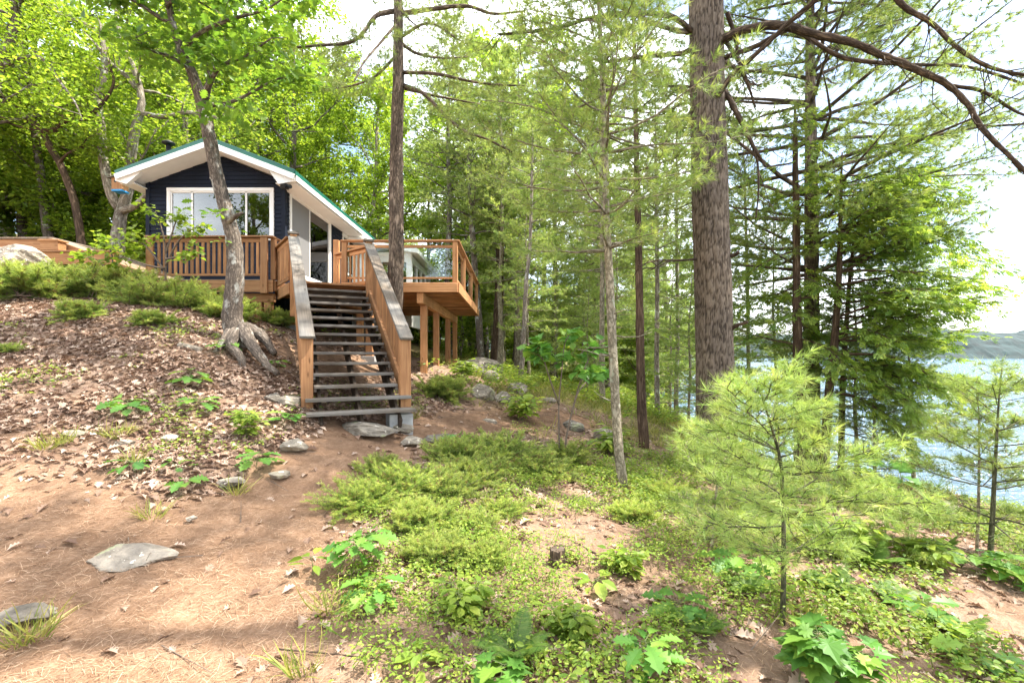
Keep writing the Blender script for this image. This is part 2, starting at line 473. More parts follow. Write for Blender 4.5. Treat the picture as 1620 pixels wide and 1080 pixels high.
M['fern'] = leaf_mat('fern_foliage', [(.06, .14, .022), (.11, .20, .035), (.18, .26, .05)], .45)
M['dead_leaf'] = leaf_mat('fallen_leaf', [(.13, .075, .05), (.29, .195, .14), (.47, .36, .28)], .15, (1.1, .9, .7), .75, .2)
M['dead_needle'] = leaf_mat('fallen_needles', [(.15, .08, .045), (.28, .17, .10), (.44, .32, .22)], .1, (1, .9, .7), .8, .2)

def rock_mat(name, gain):
    m, n, l, b = new_mat(name)
    t = n.new("ShaderNodeTexCoord"); oi = n.new("ShaderNodeObjectInfo")
    vm = n.new("ShaderNodeVectorMath"); l.new(t.outputs['Object'], vm.inputs[0]); l.new(oi.outputs['Random'], vm.inputs[1])
    a = noise(n, l, vm.outputs[0], 5, 8, None, .65); c = noise(n, l, vm.outputs[0], 14, 6); d = noise(n, l, vm.outputs[0], 3.2, 5)
    r = ramp(n, [(.3, (.095, .086, .074)), (.5, (.21, .19, .165)), (.7, (.33, .30, .255))])
    l.new(a.outputs['Fac'], r.inputs['Fac'])
    lr = ramp(n, [(.56, (0, 0, 0)), (.63, (.85, .85, .85))]); l.new(d.outputs['Fac'], lr.inputs['Fac'])
    lc = mix(n, l, r.outputs['Color'], (.25, .27, .17), lr.outputs['Color'])
    wr = ramp(n, [(.63, (0, 0, 0)), (.66, (1, 1, 1))]); l.new(c.outputs['Fac'], wr.inputs['Fac'])
    c2 = mix(n, l, lc, (.55, .53, .48), wr.outputs['Color'])
    tn = ramp(n, [(0, (.8 * gain, .78 * gain, .75 * gain)), (1, (1.3 * gain, 1.22 * gain, 1.08 * gain))]); l.new(oi.outputs['Random'], tn.inputs['Fac'])
    l.new(mix(n, l, c2, tn.outputs['Color'], 1.0, 'MULTIPLY'), b.inputs['Base Color'])
    b.inputs['Roughness'].default_value = .9; b.inputs['Specular IOR Level'].default_value = .2
    bump(n, l, mix(n, l, a.outputs['Fac'], c.outputs['Fac'], .4), b, 1.0, .06)
    return m
M['rock'] = rock_mat('lichen_rock', 1.0)
M['pale_rock'] = rock_mat('pale_lichen_rock', 1.25)

def ground_mat():
    m, n, l, b = new_mat('forest_floor')
    t = n.new("ShaderNodeTexCoord"); V = t.outputs['Object']
    big = noise(n, l, V, .9, 5); mid = noise(n, l, V, 7, 6, None, .65)
    st = noise(n, l, V, 26, 6, (1, .35, 1), .7); sp = noise(n, l, V, 75, 4, None, .7)
    base = ramp(n, [(.28, (.085, .050, .030)), (.48, (.195, .120, .074)), (.66, (.32, .215, .145)), (.82, (.48, .365, .27))])
    h = mix(n, l, mix(n, l, mid.outputs['Fac'], st.outputs['Fac'], .5), sp.outputs['Fac'], .35)
    l.new(h, base.inputs['Fac'])
    lit = ramp(n, [(.28, (.075, .05, .034)), (.45, (.18, .118, .08)), (.62, (.31, .222, .16)), (.8, (.47, .37, .285))])
    l.new(h, lit.inputs['Fac'])
    gr = ramp(n, [(.3, (.10, .075, .035)), (.5, (.22, .19, .075)), (.7, (.38, .31, .15))])
    l.new(h, gr.inputs['Fac'])
    c = mix(n, l, base.outputs['Color'], lit.outputs['Color'], attr(n, 'litter').outputs['Fac'])
    c = mix(n, l, c, gr.outputs['Color'], attr(n, 'grassy').outputs['Fac'])
    br = ramp(n, [(.3, (.75, .72, .7)), (.7, (1.12, 1.1, 1.08))]); l.new(big.outputs['Fac'], br.inputs['Fac'])
    c = mix(n, l, c, br.outputs['Color'], 1.0, 'MULTIPLY')
    l.new(c, b.inputs['Base Color'])
    b.inputs['Roughness'].default_value = .95; b.inputs['Specular IOR Level'].default_value = .1
    bump(n, l, h, b, .8, .03)
    return m
M['ground'] = ground_mat()

def water_mat():
    m, n, l, b = new_mat('lake_water')
    t = n.new("ShaderNodeTexCoord")
    a = noise(n, l, t.outputs['Object'], 1.6, 5, (.5, 1.3, 1)); c = noise(n, l, t.outputs['Object'], .25, 3, (.5, 1.2, 1))
    b.inputs['Base Color'].default_value = (.08, .14, .20, 1)
    b.inputs['Roughness'].default_value = .10; b.inputs['IOR'].default_value = 1.33
    bump(n, l, mix(n, l, a.outputs['Fac'], c.outputs['Fac'], .35), b, 1.0, .8)
    return m
M['water'] = water_mat()
M['far_wood'] = plain('far_wood_foliage', (.010, .026, .026), .9, 0, .5, .12)

# ------------------------------------------------------------------ ground, lake, far shore
PATH = np.array([(-3.0, 1.2), (-2.2, 3.0), (-2.15, 4.4), (-1.95, 5.5), (-1.1, 7.4), (-.1, 8.8), (1.2, 10.2)])
def path_dist(x, y):
    d = np.full(np.shape(x), 99.0)
    for a, b in zip(PATH[:-1], PATH[1:]):
        v = b - a; t = np.clip(((x - a[0]) * v[0] + (y - a[1]) * v[1]) / (v @ v), 0, 1)
        d = np.minimum(d, np.hypot(x - a[0] - t * v[0], y - a[1] - t * v[1]))
    return d
def needle_mask(x, y):                 # bare trodden earth with pine needles
    w = .55 + .25 * sstep(6, 2, y) + (fbm(x * 1.3, y * 1.3, 31) - .5) * .7
    m = 1 - sstep(w * .7, w * 1.4, path_dist(x, y))
    low = sstep(4.9, 3.9, y + (fbm(x * .8, y * .8, 5) - .5) * 1.6) * sstep(-.8, -1.4, x + (fbm(x, y, 8) - .5) * .5)
    under = sstep(.9, .3, np.hypot((x + 3.2) / 1.7, (y - 8.6) / 2.4))
    return np.clip(np.maximum(np.maximum(m, low * .95), under), 0, 1)
def grass_mask(x, y):
    g = sstep(7.6, 9.5, y) * sstep(-.6, .6, x + (y - 8) * .12) + sstep(13, 17, y) * .9
    g = np.clip(g, 0, 1) * sstep(.30, .55, fbm(x * .9, y * .9, 77))
    return g * (1 - needle_mask(x, y))

def axis_grid(lo, a, b, hi, fine, grow=1.13):
    mid = list(np.arange(a, b, fine)); s, v = fine, mid[-1]
    while v < hi: s *= grow; v += s; mid.append(v)
    s, v = fine, mid[0]
    while v > lo: s *= grow; v -= s; mid.insert(0, v)
    return np.array(mid)
gx, gy = axis_grid(-900, -8, 7, 1500, .055), axis_grid(-60, 1.2, 11, 1600, .05)
X, Y = np.meshgrid(gx, gy)
Z = H(X, Y)
nm, gm = needle_mask(X, Y), grass_mask(X, Y)
near = sstep(16, 10, Y) * sstep(-12, -9, X) * sstep(12, 9, X)
Z = Z + near * ((fbm(X * 11, Y * 11, 21, 3) - .5) * (.03 + .03 * (1 - nm)) - .035 * nm * sstep(9, 6, Y))
g = Geo(); nx_, ny_ = len(gx), len(gy)
i, j = np.meshgrid(np.arange(ny_ - 1), np.arange(nx_ - 1), indexing='ij')
q = np.stack([i * nx_ + j, i * nx_ + j + 1, (i + 1) * nx_ + j + 1, (i + 1) * nx_ + j], -1).reshape(-1, 4)
g.add(np.stack([X, Y, Z], -1).reshape(-1, 3), [q])
ground = tag(g.build('ground', M['ground'], smooth=True, attrs=False), 'forest floor of needles and dead leaves sloping down to the lake', 'ground', kind='structure')
for nm_, arr in (('litter', 1 - nm), ('grassy', gm)):
    at_ = ground.data.attributes.new(nm_, 'FLOAT', 'POINT'); at_.data.foreach_set('value', arr.astype(np.float32).ravel())

WATER_Z = -2.72
g = Geo(); g.add([(3, -40, WATER_Z), (1400, -40, WATER_Z), (1400, 900, WATER_Z), (3, 900, WATER_Z)], [[[0, 1, 2, 3]]])
tag(g.build('lake_water', M['water'], attrs=False), 'rippled bright lake seen between the trees on the right', 'water', kind='structure')

g = Geo()
t_ = np.linspace(0, 1, 420)
bx, by = -150 + 1100 * t_, 470 + 40 * np.sin(t_ * 9) - 120 * t_
rows = 14
hh = 15 + 12 * fbm(t_ * 9, t_ * 0, 41) + 7 * fbm(t_ * 60, t_ * 0, 43)
RX, RY, RZ = [], [], []
for r in range(rows):
    f = r / (rows - 1)
    RX.append(bx); RY.append(by + 70 * f + 6 * fbm(t_ * 120, t_ * 0 + r, 51)); RZ.append(WATER_Z - 1 + (hh + 1) * math.sin(f * 1.57) + 2.5 * (fbm(t_ * 170, t_ * 0 + r * 1.7, 61) - .5) * (f > 0))
RX, RY, RZ = map(np.array, (RX, RY, RZ))
i, j = np.meshgrid(np.arange(rows - 1), np.arange(419), indexing='ij')
g.add(np.stack([RX, RY, RZ], -1).reshape(-1, 3), [np.stack([i * 420 + j, i * 420 + j + 1, (i + 1) * 420 + j + 1, (i + 1) * 420 + j], -1).reshape(-1, 4)])
tag(g.build('far_shore_hill', M['far_wood'], attrs=False), 'low wooded hill on the far side of the lake', 'hill', kind='structure')

# ------------------------------------------------------------------ cottage
HX0, HX1, HY0, HY1 = -9.02, -5.66, 12.0, 18.6
WT, APX, AZ = 4.28, -7.18, 4.93        # wall top, ridge x, gable height
house = thing('cottage', 'small dark navy cottage with white trim and a green metal roof on the slope', 'cottage', ((HX0 + HX1) / 2, HY0, 1.0))
HO = np.array(house.location)
def hb(geo, name, mat, parent=house, **k): return geo.build(name, mat, parent, shift=HO, **k)

def gable_x(z):                        # wall extent at height z
    if z <= WT: return HX0, HX1
    f = (z - WT) / (AZ - WT)
    return HX0 + (APX - HX0) * f, HX1 + (APX - HX1) * f
WIN = (-8.46, -5.98, 2.93, 4.06)
g = Geo(); lap = .105
z = 1.1
while z < AZ - .02:
    z2 = min(z + lap, AZ - .01)
    xa, xb = gable_x(z); xc, xd = gable_x(z2)
    spans = [(xa, xb, xc, xd)]
    if z2 > WIN[2] - .04 and z < WIN[3] + .04: spans = [(xa, WIN[0], xc, WIN[0]), (WIN[1], xb, WIN[1], xd)]
    for a, b, c, d in spans:
        y0, y1 = HY0 - .022, HY0 - .004
        g.add([(a, y0, z), (b, y0, z), (d, y1, z2), (c, y1, z2), (a, HY0, z), (b, HY0, z)], [[[0, 1, 2, 3], [4, 5, 1, 0]]])
    z = z2
sw_open = [(12.30, 15.0, 2.08, 4.16), (16.1, 17.4, 2.75, 4.08)]
z = 1.1
while z < WT + .02:
    z2 = z + lap
    spans, y = [], HY0
    for a, b, lo, hi in sw_open:
        if z2 > lo and z < hi: spans.append((y, a)); y = b
    spans.append((y, HY1))
    for a, b in spans:
        x0, x1 = HX1 + .022, HX1 + .004
        g.add([(x0, a, z), (x0, b, z), (x1, b, z2), (x1, a, z2), (HX1, a, z), (HX1, b, z)], [[[0, 1, 2, 3], [4, 5, 1, 0]]])
    z = z2
g.prism([(HX0, HY1, 1.0), (HX1, HY1, 1.0), (HX1, HY1, WT), (APX, HY1, AZ), (HX0, HY1, WT)], (0, .1, 0))
g.poly([(HX0, HY1, 1.0), (HX0, HY0, 1.0), (HX0, HY0, WT), (HX0, HY1, WT)])
for x in (HX0, HX1): g.box((x - .05, HY0 - .035, 1.05), (x + .05, HY0 + .06, WT + .02), ch=.004)
hb(g, 'wall', M['siding'], attrs=True)
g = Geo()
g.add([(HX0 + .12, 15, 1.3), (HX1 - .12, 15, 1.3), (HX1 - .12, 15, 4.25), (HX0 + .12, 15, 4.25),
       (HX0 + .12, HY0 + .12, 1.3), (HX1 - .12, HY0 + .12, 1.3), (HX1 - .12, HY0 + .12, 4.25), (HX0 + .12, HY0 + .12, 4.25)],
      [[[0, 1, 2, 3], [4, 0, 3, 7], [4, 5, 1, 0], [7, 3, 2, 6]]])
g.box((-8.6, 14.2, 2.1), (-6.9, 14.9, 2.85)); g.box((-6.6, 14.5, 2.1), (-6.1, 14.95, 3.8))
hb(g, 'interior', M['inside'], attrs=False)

# roof: two slopes, white soffit slab with the metal sheet on top
RX0, RX1, RY0, RY1, EZ, RZT = -9.38, -5.15, 11.45, 18.9, 4.16, 4.94
roof = Geo()
g2 = Geo()
for ex, s in ((RX0, -1), (RX1, 1)):
    ez = EZ + (0.0 if s > 0 else -.02)
    lo, hi = np.array([ex, RY0, ez]), np.array([APX, RY0, RZT])
    roof.prism([lo + (0, 0, .145), hi + (0, 0, .145), hi + (0, 0, .185), lo + (0, 0, .185)] if s < 0 else [hi + (0, 0, .145), lo + (0, 0, .145), lo + (0, 0, .185), hi + (0, 0, .185)], (0, RY1 - RY0, 0))
    g2.prism([lo, hi, hi + (0, 0, .143), lo + (0, 0, .143)], (0, RY1 - RY0, 0))
    roof.board(lo + (0, -.012, .155), hi + (0, -.012, .155), .03, .15, ch=.003)
    roof.board((ex + s * .012, RY0, ez + .15), (ex + s * .012, RY1, ez + .15), .03, .13, ch=.003)
    for k in range(1, 9):                                    # standing ribs
        yy = RY0 + k * (RY1 - RY0) / 9
        roof.board((ex, yy, ez + .195), (APX, yy, RZT + .195), .03, .03, ch=.003)
roof.board((APX, RY0 - .02, RZT + .19), (APX, RY1, RZT + .19), .22, .03, ch=.004)
rf = hb(roof, 'roof', M['green_metal'], attrs=False)
hb(g2, 'soffit', M['soffit'], rf, attrs=False)
g = Geo()                                                    # fascia and bargeboards
for ex, s in ((RX0, -1), (RX1, 1)):
    g.board((ex, RY0 - .03, EZ + .055), (APX, RY0 - .03, RZT + .055), .03, .13, ch=.003)
    g.board((ex + s * .022, RY0 + .02, EZ + .04), (ex + s * .022, RY1, EZ + .04), .03, .13, ch=.003)
    wx = HX0 if s < 0 else HX1
    # boxed eave with its flat underside, closed at the gable end by a shaped piece
    slope = (RZT - EZ) / abs(APX - ex)
    inn = wx + (-s) * (.22 if s < 0 else .10)
    g.prism([(ex, RY0 + .012, EZ - .03), (wx + s * .12, RY0 + .012, EZ - .10), (inn, RY0 + .012, EZ - .02 + slope * abs(inn - ex)), (ex, RY0 + .012, EZ + .05)][::s], (0, .10, 0))
    g.box((min(ex, wx) + .005, RY0 + .12, EZ - .055), (max(ex, wx) - .005, RY1, EZ - .03), ch=.002)
hb(g, 'fascia', M['white'], rf, attrs=False)
g = Geo()
g.tube([(-8.95, 12.6, 4.2), (-8.95, 12.6, 5.48)], [.06, .06], 12); g.tube([(-8.95, 12.6, 5.5), (-8.95, 12.6, 5.54), (-8.95, 12.6, 5.60)], [.15, .15, .03], 12)
hb(g, 'stove_pipe', M['dark_metal'], rf, attrs=False, smooth=True)
g = Geo()
g.box((-7.46, 11.93, 4.36), (-7.26, 11.985, 4.66), ch=.004)
for k in range(6): g.board((-7.44, 11.918, 4.39 + k * .048), (-7.28, 11.918, 4.39 + k * .048), .02, .03, ch=.002)
hb(g, 'gable_vent', M['white'], attrs=False)
g = Geo()
g.box((-5.52, 11.50, 3.98), (-5.36, 11.64, 4.08)); g.tube([(-5.44, 11.50, 4.03), (-5.40, 11.38, 3.98)], [.05, .055], 10); g.tube([(-5.40, 11.57, 4.03), (-5.27, 11.50, 4.01)], [.045, .05], 10)
hb(g, 'security_camera', M['dark_metal'], attrs=False)  # security camera under the right eave, gives no light

def window(x0, x1, z0, z1, side, mull, fr=.085, blinds=(), name='window', door=False, at=None):
    """window in the front wall (side 'f', spans x) or the right wall (side 'r', spans y)"""
    def P(u, v, d): return (u, (at if at is not None else HY0) - d, v) if side == 'f' else ((at if at is not None else HX1) + d, u, v)
    def bar(geo, u0, u1, v0, v1, d0, d1):
        a, b = np.array(P(u0, v0, d0)), np.array(P(u1, v1, d1)); geo.box(np.minimum(a, b), np.maximum(a, b), ch=.004)
    f = Geo()
    bar(f, x0 - fr, x1 + fr, z1, z1 + fr, -.05, .045); bar(f, x0 - fr, x1 + fr, z0 - fr, z0, -.05, .055)
    bar(f, x0 - fr, x0, z0, z1, -.05, .042); bar(f, x1, x1 + fr, z0, z1, -.05, .042)
    w = hb(f, name, M['white'], attrs=False)
    s = Geo()
    for m_ in mull: bar(s, m_ - .022, m_ + .022, z0, z1, -.03, .02)
    bar(s, x0, x1, z0, z0 + .035, -.03, .02); bar(s, x0, x1, z1 - .035, z1, -.03, .02)
    bar(s, x0, x0 + .035, z0 + .035, z1 - .035, -.03, .018); bar(s, x1 - .035, x1, z0 + .035, z1 - .035, -.03, .018)
    hb(s, 'sash', M['white'], w, attrs=False)
    gl = Geo(); bar(gl, x0 + .02, x1 - .02, z0 + .02, z1 - .02, -.012, -.004)
    hb(gl, 'pane', M['glass'], w, attrs=False)
    if blinds:
        b = Geo()
        for (a, c, lo, hi) in blinds:
            v = lo
            while v < hi:
                p0, p1 = np.array(P(a, v, -.10)), np.array(P(c, v, -.10))
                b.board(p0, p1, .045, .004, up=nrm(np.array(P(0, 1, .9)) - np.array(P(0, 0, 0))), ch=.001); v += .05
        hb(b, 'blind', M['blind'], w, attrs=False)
    return w
window(WIN[0], WIN[1], WIN[2], WIN[3], 'f', (-7.93, -6.59), blinds=((-7.9, -6.63, 2.98, 4.02),))
w = window(12.36, 14.94, 2.14, 4.09, 'r', (13.5,), fr=.10, name='sliding_door')
g = Geo(); g.box((HX1 + .012, 12.41, 2.19), (HX1 + .018, 13.46, 4.04), ch=.001); hb(g, 'screen', M['screen'], w, attrs=False)
g = Geo(); g.board((HX1 + .03, 13.58, 3.0), (HX1 + .03, 13.58, 3.3), .03, .03); hb(g, 'handle', M['dark_metal'], w, attrs=False)
window(16.16, 17.34, 2.81, 4.02, 'r', (16.75,), fr=.07)
# white sun room built on behind the deck
SX0, SX1, SY0, SY1, ST = -5.62, -3.52, 17.0, 20.8, 3.50
g = Geo()
g.box((SX0, SY0, 1.0), (SX1, SY0 + .10, 2.35)); g.box((SX0, SY0, 3.28), (SX1, SY0 + .10, ST + .12))
for a, b in ((SX0, -5.0), (-4.05, -3.85), (-3.72, SX1)): g.box((a, SY0 + .005, 2.35), (b, SY0 + .095, 3.28))
g.box((SX1 - .10, SY0 + .10, 1.0), (SX1, SY1, 2.25)); g.box((SX1 - .10, SY0 + .10, 3.25), (SX1, SY1, ST))
for yy in np.linspace(SY0 + .2, SY1, 5): g.box((SX1 - .095, yy - .09, 2.25), (SX1 - .005, yy, 3.25))
g.box((SX0, SY1, 1.0), (SX1, SY1 + .1, ST))
sr = hb(g, 'sun_room', M['white'], attrs=False)
g = Geo()
g.prism([(SX0 - .1, SY0 - .35, 3.98), (SX1 + .28, SY0 - .35, 3.52), (SX1 + .28, SY0 - .35, 3.66), (SX0 - .1, SY0 - .35, 4.12)], (0, SY1 - SY0 + .6, 0))
hb(g, 'sun_room_roof', M['white'], sr, attrs=False)
g = Geo()
g.poly([(SX0, SY0 + .06, 2.3), (SX1 - .06, SY0 + .06, 2.3), (SX1 - .06, SY0 + .06, 3.3), (SX0, SY0 + .06, 3.3)]); g.poly([(SX1 - .06, SY0 + .06, 2.2), (SX1 - .06, SY1, 2.2), (SX1 - .06, SY1, 3.3), (SX1 - .06, SY0 + .06, 3.3)])
hb(g, 'sun_room_pane', M['glass'], sr, attrs=False)
g = Geo(); g.box((SX0 + .1, SY0 + 2.2, 1.5), (SX1 - .5, SY0 + 2.3, 3.3)); hb(g, 'sun_room_interior', M['inside'], sr, attrs=False)

# ------------------------------------------------------------------ railings and decks
def flat_balusters(parent, O, p0, p1, z0, z1, n, w=.036, d=.036, mat='cedar'):
    p0, p1 = np.array(p0, float), np.array(p1, float); dr = nrm(p1 - p0)
    for k in range(n):
        q = p0 + (p1 - p0) * (k + .5) / n
        b = Geo(); b.board((q[0], q[1], z0), (q[0], q[1], z1), w, d, up=np.array([-dr[1], dr[0], 0]), ch=.003)
        b.build('baluster', M[mat], parent, attrs='loc', shift=O)

def part(parent, O, name, mat, *boards, **k):
    b = Geo()
    for bd in boards:
        if len(bd) == 2: b.box(*bd, ch=.005)
        else: b.board(bd[0], bd[1], bd[2], bd[3], *(bd[4:] or ()), ch=.005)
    return b.build(name, M[mat], parent, attrs='loc', shift=O, **k)

FD = thing('front_deck', 'brown stained porch deck with baluster railing under the big front window', 'deck', (-6.35, 10.2, 1.0)); FO = np.array(FD.location)
DX0, DX1, DY0, DY1, DZ = -7.68, -5.05, 10.2, 11.94, 1.60
part(FD, FO, 'deck_floor', 'worn', *[((DX0, DY0 + k * .145, DZ - .035), (DX1, DY0 + k * .145 + .139, DZ)) for k in range(12)])
part(FD, FO, 'fascia', 'cedar', ((DX0, DY0 - .045, DZ - .27), (DX1 + .02, DY0 - .004, DZ - .02)))
part(FD, FO, 'side_fascia', 'cedar', ((DX1 + .004, DY0 + .02, DZ - .24), (DX1 + .045, DY1, DZ - .02)))
part(FD, FO, 'beam', 'cedar', ((DX0 + .1, DY0 + .12, DZ - .46), (DX1 - .05, DY0 + .26, DZ - .275)))
for xx in (-5.42, -5.22, -7.3):
    gz = H1(xx, DY0 + .2)
    part(FD, FO, 'post', 'cedar', ((xx - .075, DY0 + .12, gz - .1), (xx + .075, DY0 + .26, DZ - .465)))
RT = 2.50
for xx in (DX0 + .10, DX1 - .14): part(FD, FO, 'railing_post', 'cedar', ((xx - .075, DY0 - .10, DZ - .30 if xx > -6 else DZ - .05), (xx + .075, DY0 - .05, RT - .035)))
part(FD, FO, 'railing_post', 'cedar', ((DX1 - .045, DY0 + .0, DZ), (DX1 + .05, DY0 + .10, RT - .035)))
part(FD, FO, 'top_rail', 'cedar', ((DX0, DY0 - .12, RT - .033), (DX1 + .06, DY0 + .06, RT)), ((DX0 + .18, DY0 - .045, RT - .125), (DX1 - .22, DY0 - .01, RT - .04)))
part(FD, FO, 'bottom_rail', 'cedar', ((DX0 + .18, DY0 - .045, DZ + .07), (DX1 - .22, DY0 - .01, DZ + .115)))
flat_balusters(FD, FO, (DX0 + .2, DY0 - .028), (DX1 - .24, DY0 - .028), DZ + .117, RT - .127, 19, .055, .03)
part(FD, FO, 'side_rail', 'cedar', ((DX1 - .03, DY0 + .11, RT - .033), (DX1 + .05, DY0 + .9, RT)))

# stairs, in their own turned frame: x across, y up the flight
SRZ = math.atan2(.40, .9165) + math.radians(1.3)
ST_ = thing('wooden_stairs', 'weathered open riser wooden stairs with sloping handrails up to the deck', 'stairs', (-2.62, 6.4, -.9), SRZ); SO = np.array([0, 0, -.9])
SW, RUN, RISE = 1.13, .278, .155
for k in range(14):
    y, z = -.45 + RUN * k, -.72 + RISE * k
    a, b = (-.11, SW + .13) if k < 2 else (.005, SW - .005)
    part(ST_, SO, 'tread', 'tread', ((a, y, z - .042), (b, y + .135, z)), ((a + .003, y + .143, z - .043), (b - .003, y + .278, z - .002)))
for xx in (.07, SW / 2, SW - .07):
    part(ST_, SO, 'stringer', 'darkwood', ((xx, -.36, -.96), (xx, 3.2, -.96 + 3.56 * RISE / RUN), .045, .23))
part(ST_, SO, 'footing', 'concrete', ((SW - .20, -.30, -1.15), (SW + .12, -.02, -.80)))
part(ST_, SO, 'top_riser', 'darkwood', ((0, 3.34, 1.05), (SW, 3.38, 1.28)))
SL = (2.30 - .27) / 3.36
for sx, nm2, fl in ((-.085, 'l', -.13), (SW + .085, 'r', -.02)):   # fl: the rail leans outward towards the head of the flight
    part(ST_, SO, 'newel_post', 'cedar', ((sx - .075, .0, -1.12), (sx + .075, .14, .25)))
    part(ST_, SO, 'newel_post', 'cedar', ((sx + fl - .06, 3.30, .75), (sx + fl + .06, 3.42, 2.33)))
    part(ST_, SO, 'newel_cap', 'tread', ((sx + fl - .10, 3.27, 2.335), (sx + fl + .10, 3.45, 2.38)))
    part(ST_, SO, 'handrail', 'tread', ((sx, -.06, .27 - .06 * SL), (sx + fl, 3.32, .27 + 3.32 * SL), .19, .042))
    part(ST_, SO, 'under_rail', 'cedar', ((sx, .15, .20 + .15 * SL), (sx + fl, 3.3, .20 + 3.3 * SL), .04, .09))
    part(ST_, SO, 'skirt_board', 'cedar', ((sx, .15, -.52), (sx + fl * .6, 3.3, -.52 + 3.15 * RISE / RUN), .045, .20))
    for k in range(24):
        y = .21 + k * .128; zb, zt = -.50 + (y - .15) * RISE / RUN - .1, .16 + y * SL
        b = Geo(); o_ = .042 if sx > 0 else -.042
        b.board((sx + o_ + fl * y / 3.3 * .6, y, zb), (sx + o_ + fl * y / 3.3, y, zt), .034, .088, up=np.array([0., 1, 0]), ch=.003)
        b.build('baluster', M['cedar'], ST_, attrs='loc', shift=SO)
    for k in range(2, 13):                                   # cleats that carry the treads
        y, z = -.45 + RUN * k, -.72 + RISE * k
        xi = .02 if sx < 0 else SW - .02
        part(ST_, SO, 'tread_cleat', 'tread', ((xi - .018, y + .02, z - .09), (xi + .018, y + .26, z - .046)))

def swld(x, y):                        # stair frame to world
    c, s = math.cos(SRZ), math.sin(SRZ); return (-2.62 + c * x - s * y, 6.4 + s * x + c * y)

# upper deck with glass railing and the landing in front of it
UD = thing('glass_railed_deck', 'raised deck on tall posts with clear glass railing panels', 'deck', (-2.4, 12, -.4)); UO = np.array(UD.location)
UX0, UX1, UY0, UY1 = -5.62, -1.20, 10.6, 16.98
xs = np.arange(UX0, UX1 - .05, .145)
bl = []
for x in xs:
    y0 = UY0 + (.0 if x > -3.75 else .55)
    bl.append(((x, y0, DZ - .034), (min(x + .139, UX1), UY1, DZ)))
part(UD, UO, 'deck_floor', 'worn', *bl)
part(UD, UO, 'fascia', 'newcedar', ((-3.72, UY0 - .042, DZ - .22), (UX1 + .01, UY0 - .002, DZ - .012)))
part(UD, UO, 'side_fascia', 'newcedar', ((UX1 + .002, UY0 + .01, DZ - .22), (UX1 + .042, UY1, DZ - .012)))
for yy in np.arange(UY0 + .35, UY1, .40):
    part(UD, UO, 'joist', 'newcedar', ((UX0 + .05 if yy > 11.3 else -3.7, yy, DZ - .21), (UX1 - .004, yy + .042, DZ - .037)))
part(UD, UO, 'beam', 'newcedar', ((-2.10, UY0 + .06, DZ - .45), (-1.96, UY1 + .4, DZ - .214)))
part(UD, UO, 'beam', 'newcedar', ((-3.9, UY0 + .3, DZ - .45), (-3.76, UY1, DZ - .214)))
for xx, yy in ((-2.03, 11.15), (-2.03, 12.95), (-2.03, 15.3), (-2.03, 17.2), (-3.83, 12.2), (-3.83, 14.6), (-3.83, 16.8)):
    part(UD, UO, 'post', 'newcedar', ((xx - .075, yy - .07, H1(xx, yy) - .15), (xx + .075, yy + .07, DZ - .455)))
GT = DZ + .93
part(UD, UO, 'top_rail', 'newcedar', ((-3.75, UY0 - .03, GT - .035), (UX1 + .05, UY0 + .11, GT)))
part(UD, UO, 'mid_rail', 'newcedar', ((-3.62, UY0 + .02, GT - .17), (UX1 - .11, UY0 + .06, GT - .11)))
part(UD, UO, 'bottom_rail', 'newcedar', ((-3.62, UY0 + .02, DZ + .08), (UX1 - .11, UY0 + .06, DZ + .12)))
part(UD, UO, 'railing_post', 'newcedar', ((-3.74, UY0, DZ), (-3.63, UY0 + .10, GT - .038)))
b = Geo(); b.box((-3.62, UY0 + .035, DZ + .12), (UX1 - .11, UY0 + .043, GT - .17), ch=.001); b.build('glass_panel', M['rail_glass'], UD, attrs=False, shift=UO)
py_ = [UY0, 12.3, 14.5, 16.88]
for k, yy in enumerate(py_):
    part(UD, UO, 'railing_post', 'newcedar', ((UX1 - .105, yy, DZ + .002), (UX1 + .005, yy + .10, GT - .038)))
    if k < 3:
        y0, y1 = yy + .105, py_[k + 1] - .005
        part(UD, UO, 'mid_rail', 'newcedar', ((UX1 - .075, y0, GT - .17), (UX1 - .03, y1, GT - .11)))
        part(UD, UO, 'bottom_rail', 'newcedar', ((UX1 - .075, y0, DZ + .08), (UX1 - .03, y1, DZ + .12)))
        b = Geo(); b.box((UX1 - .057, y0, DZ + .12), (UX1 - .049, y1, GT - .17), ch=.001); b.build('glass_panel', M['rail_glass'], UD, attrs=False, shift=UO)
part(UD, UO, 'top_rail', 'newcedar', ((UX1 - .12, UY0 + .112, GT - .035), (UX1 + .05, UY1 + .05, GT - .002)))
# landing between the stairs and the decks
LZ = 1.45
a, b_ = swld(-.28, 3.39), swld(SW + .16, 3.39)
LD = thing('stair_landing', 'brown wooden landing with short baluster railings at the head of the stairs', 'landing', (-3.8, 9.9, 0)); LO = np.array(LD.location)
g = Geo()
for k in range(10):
    f0, f1 = k / 10, (k + .96) / 10
    P0, P1 = np.array([*a, LZ]), np.array([*b_, LZ]); Q0, Q1 = np.array([-5.0, 11.1, LZ]), np.array([-3.5, 11.3, LZ])
    g.prism([P0 + (Q0 - P0) * f0, P1 + (Q1 - P1) * f0, P1 + (Q1 - P1) * f1, P0 + (Q0 - P0) * f1], (0, 0, -.036), var=RNG.uniform())
g.build('deck_floor', M['cedar'], LD, attrs='loc', shift=LO)
part(LD, LO, 'rim_board', 'cedar', ((a[0], a[1], LZ - .15), (-5.0, 10.35, LZ - .15), .042, .22))
part(LD, LO, 'rim_board', 'cedar', ((b_[0], b_[1], LZ - .15), (-3.5, 10.9, LZ - .15), .042, .22))
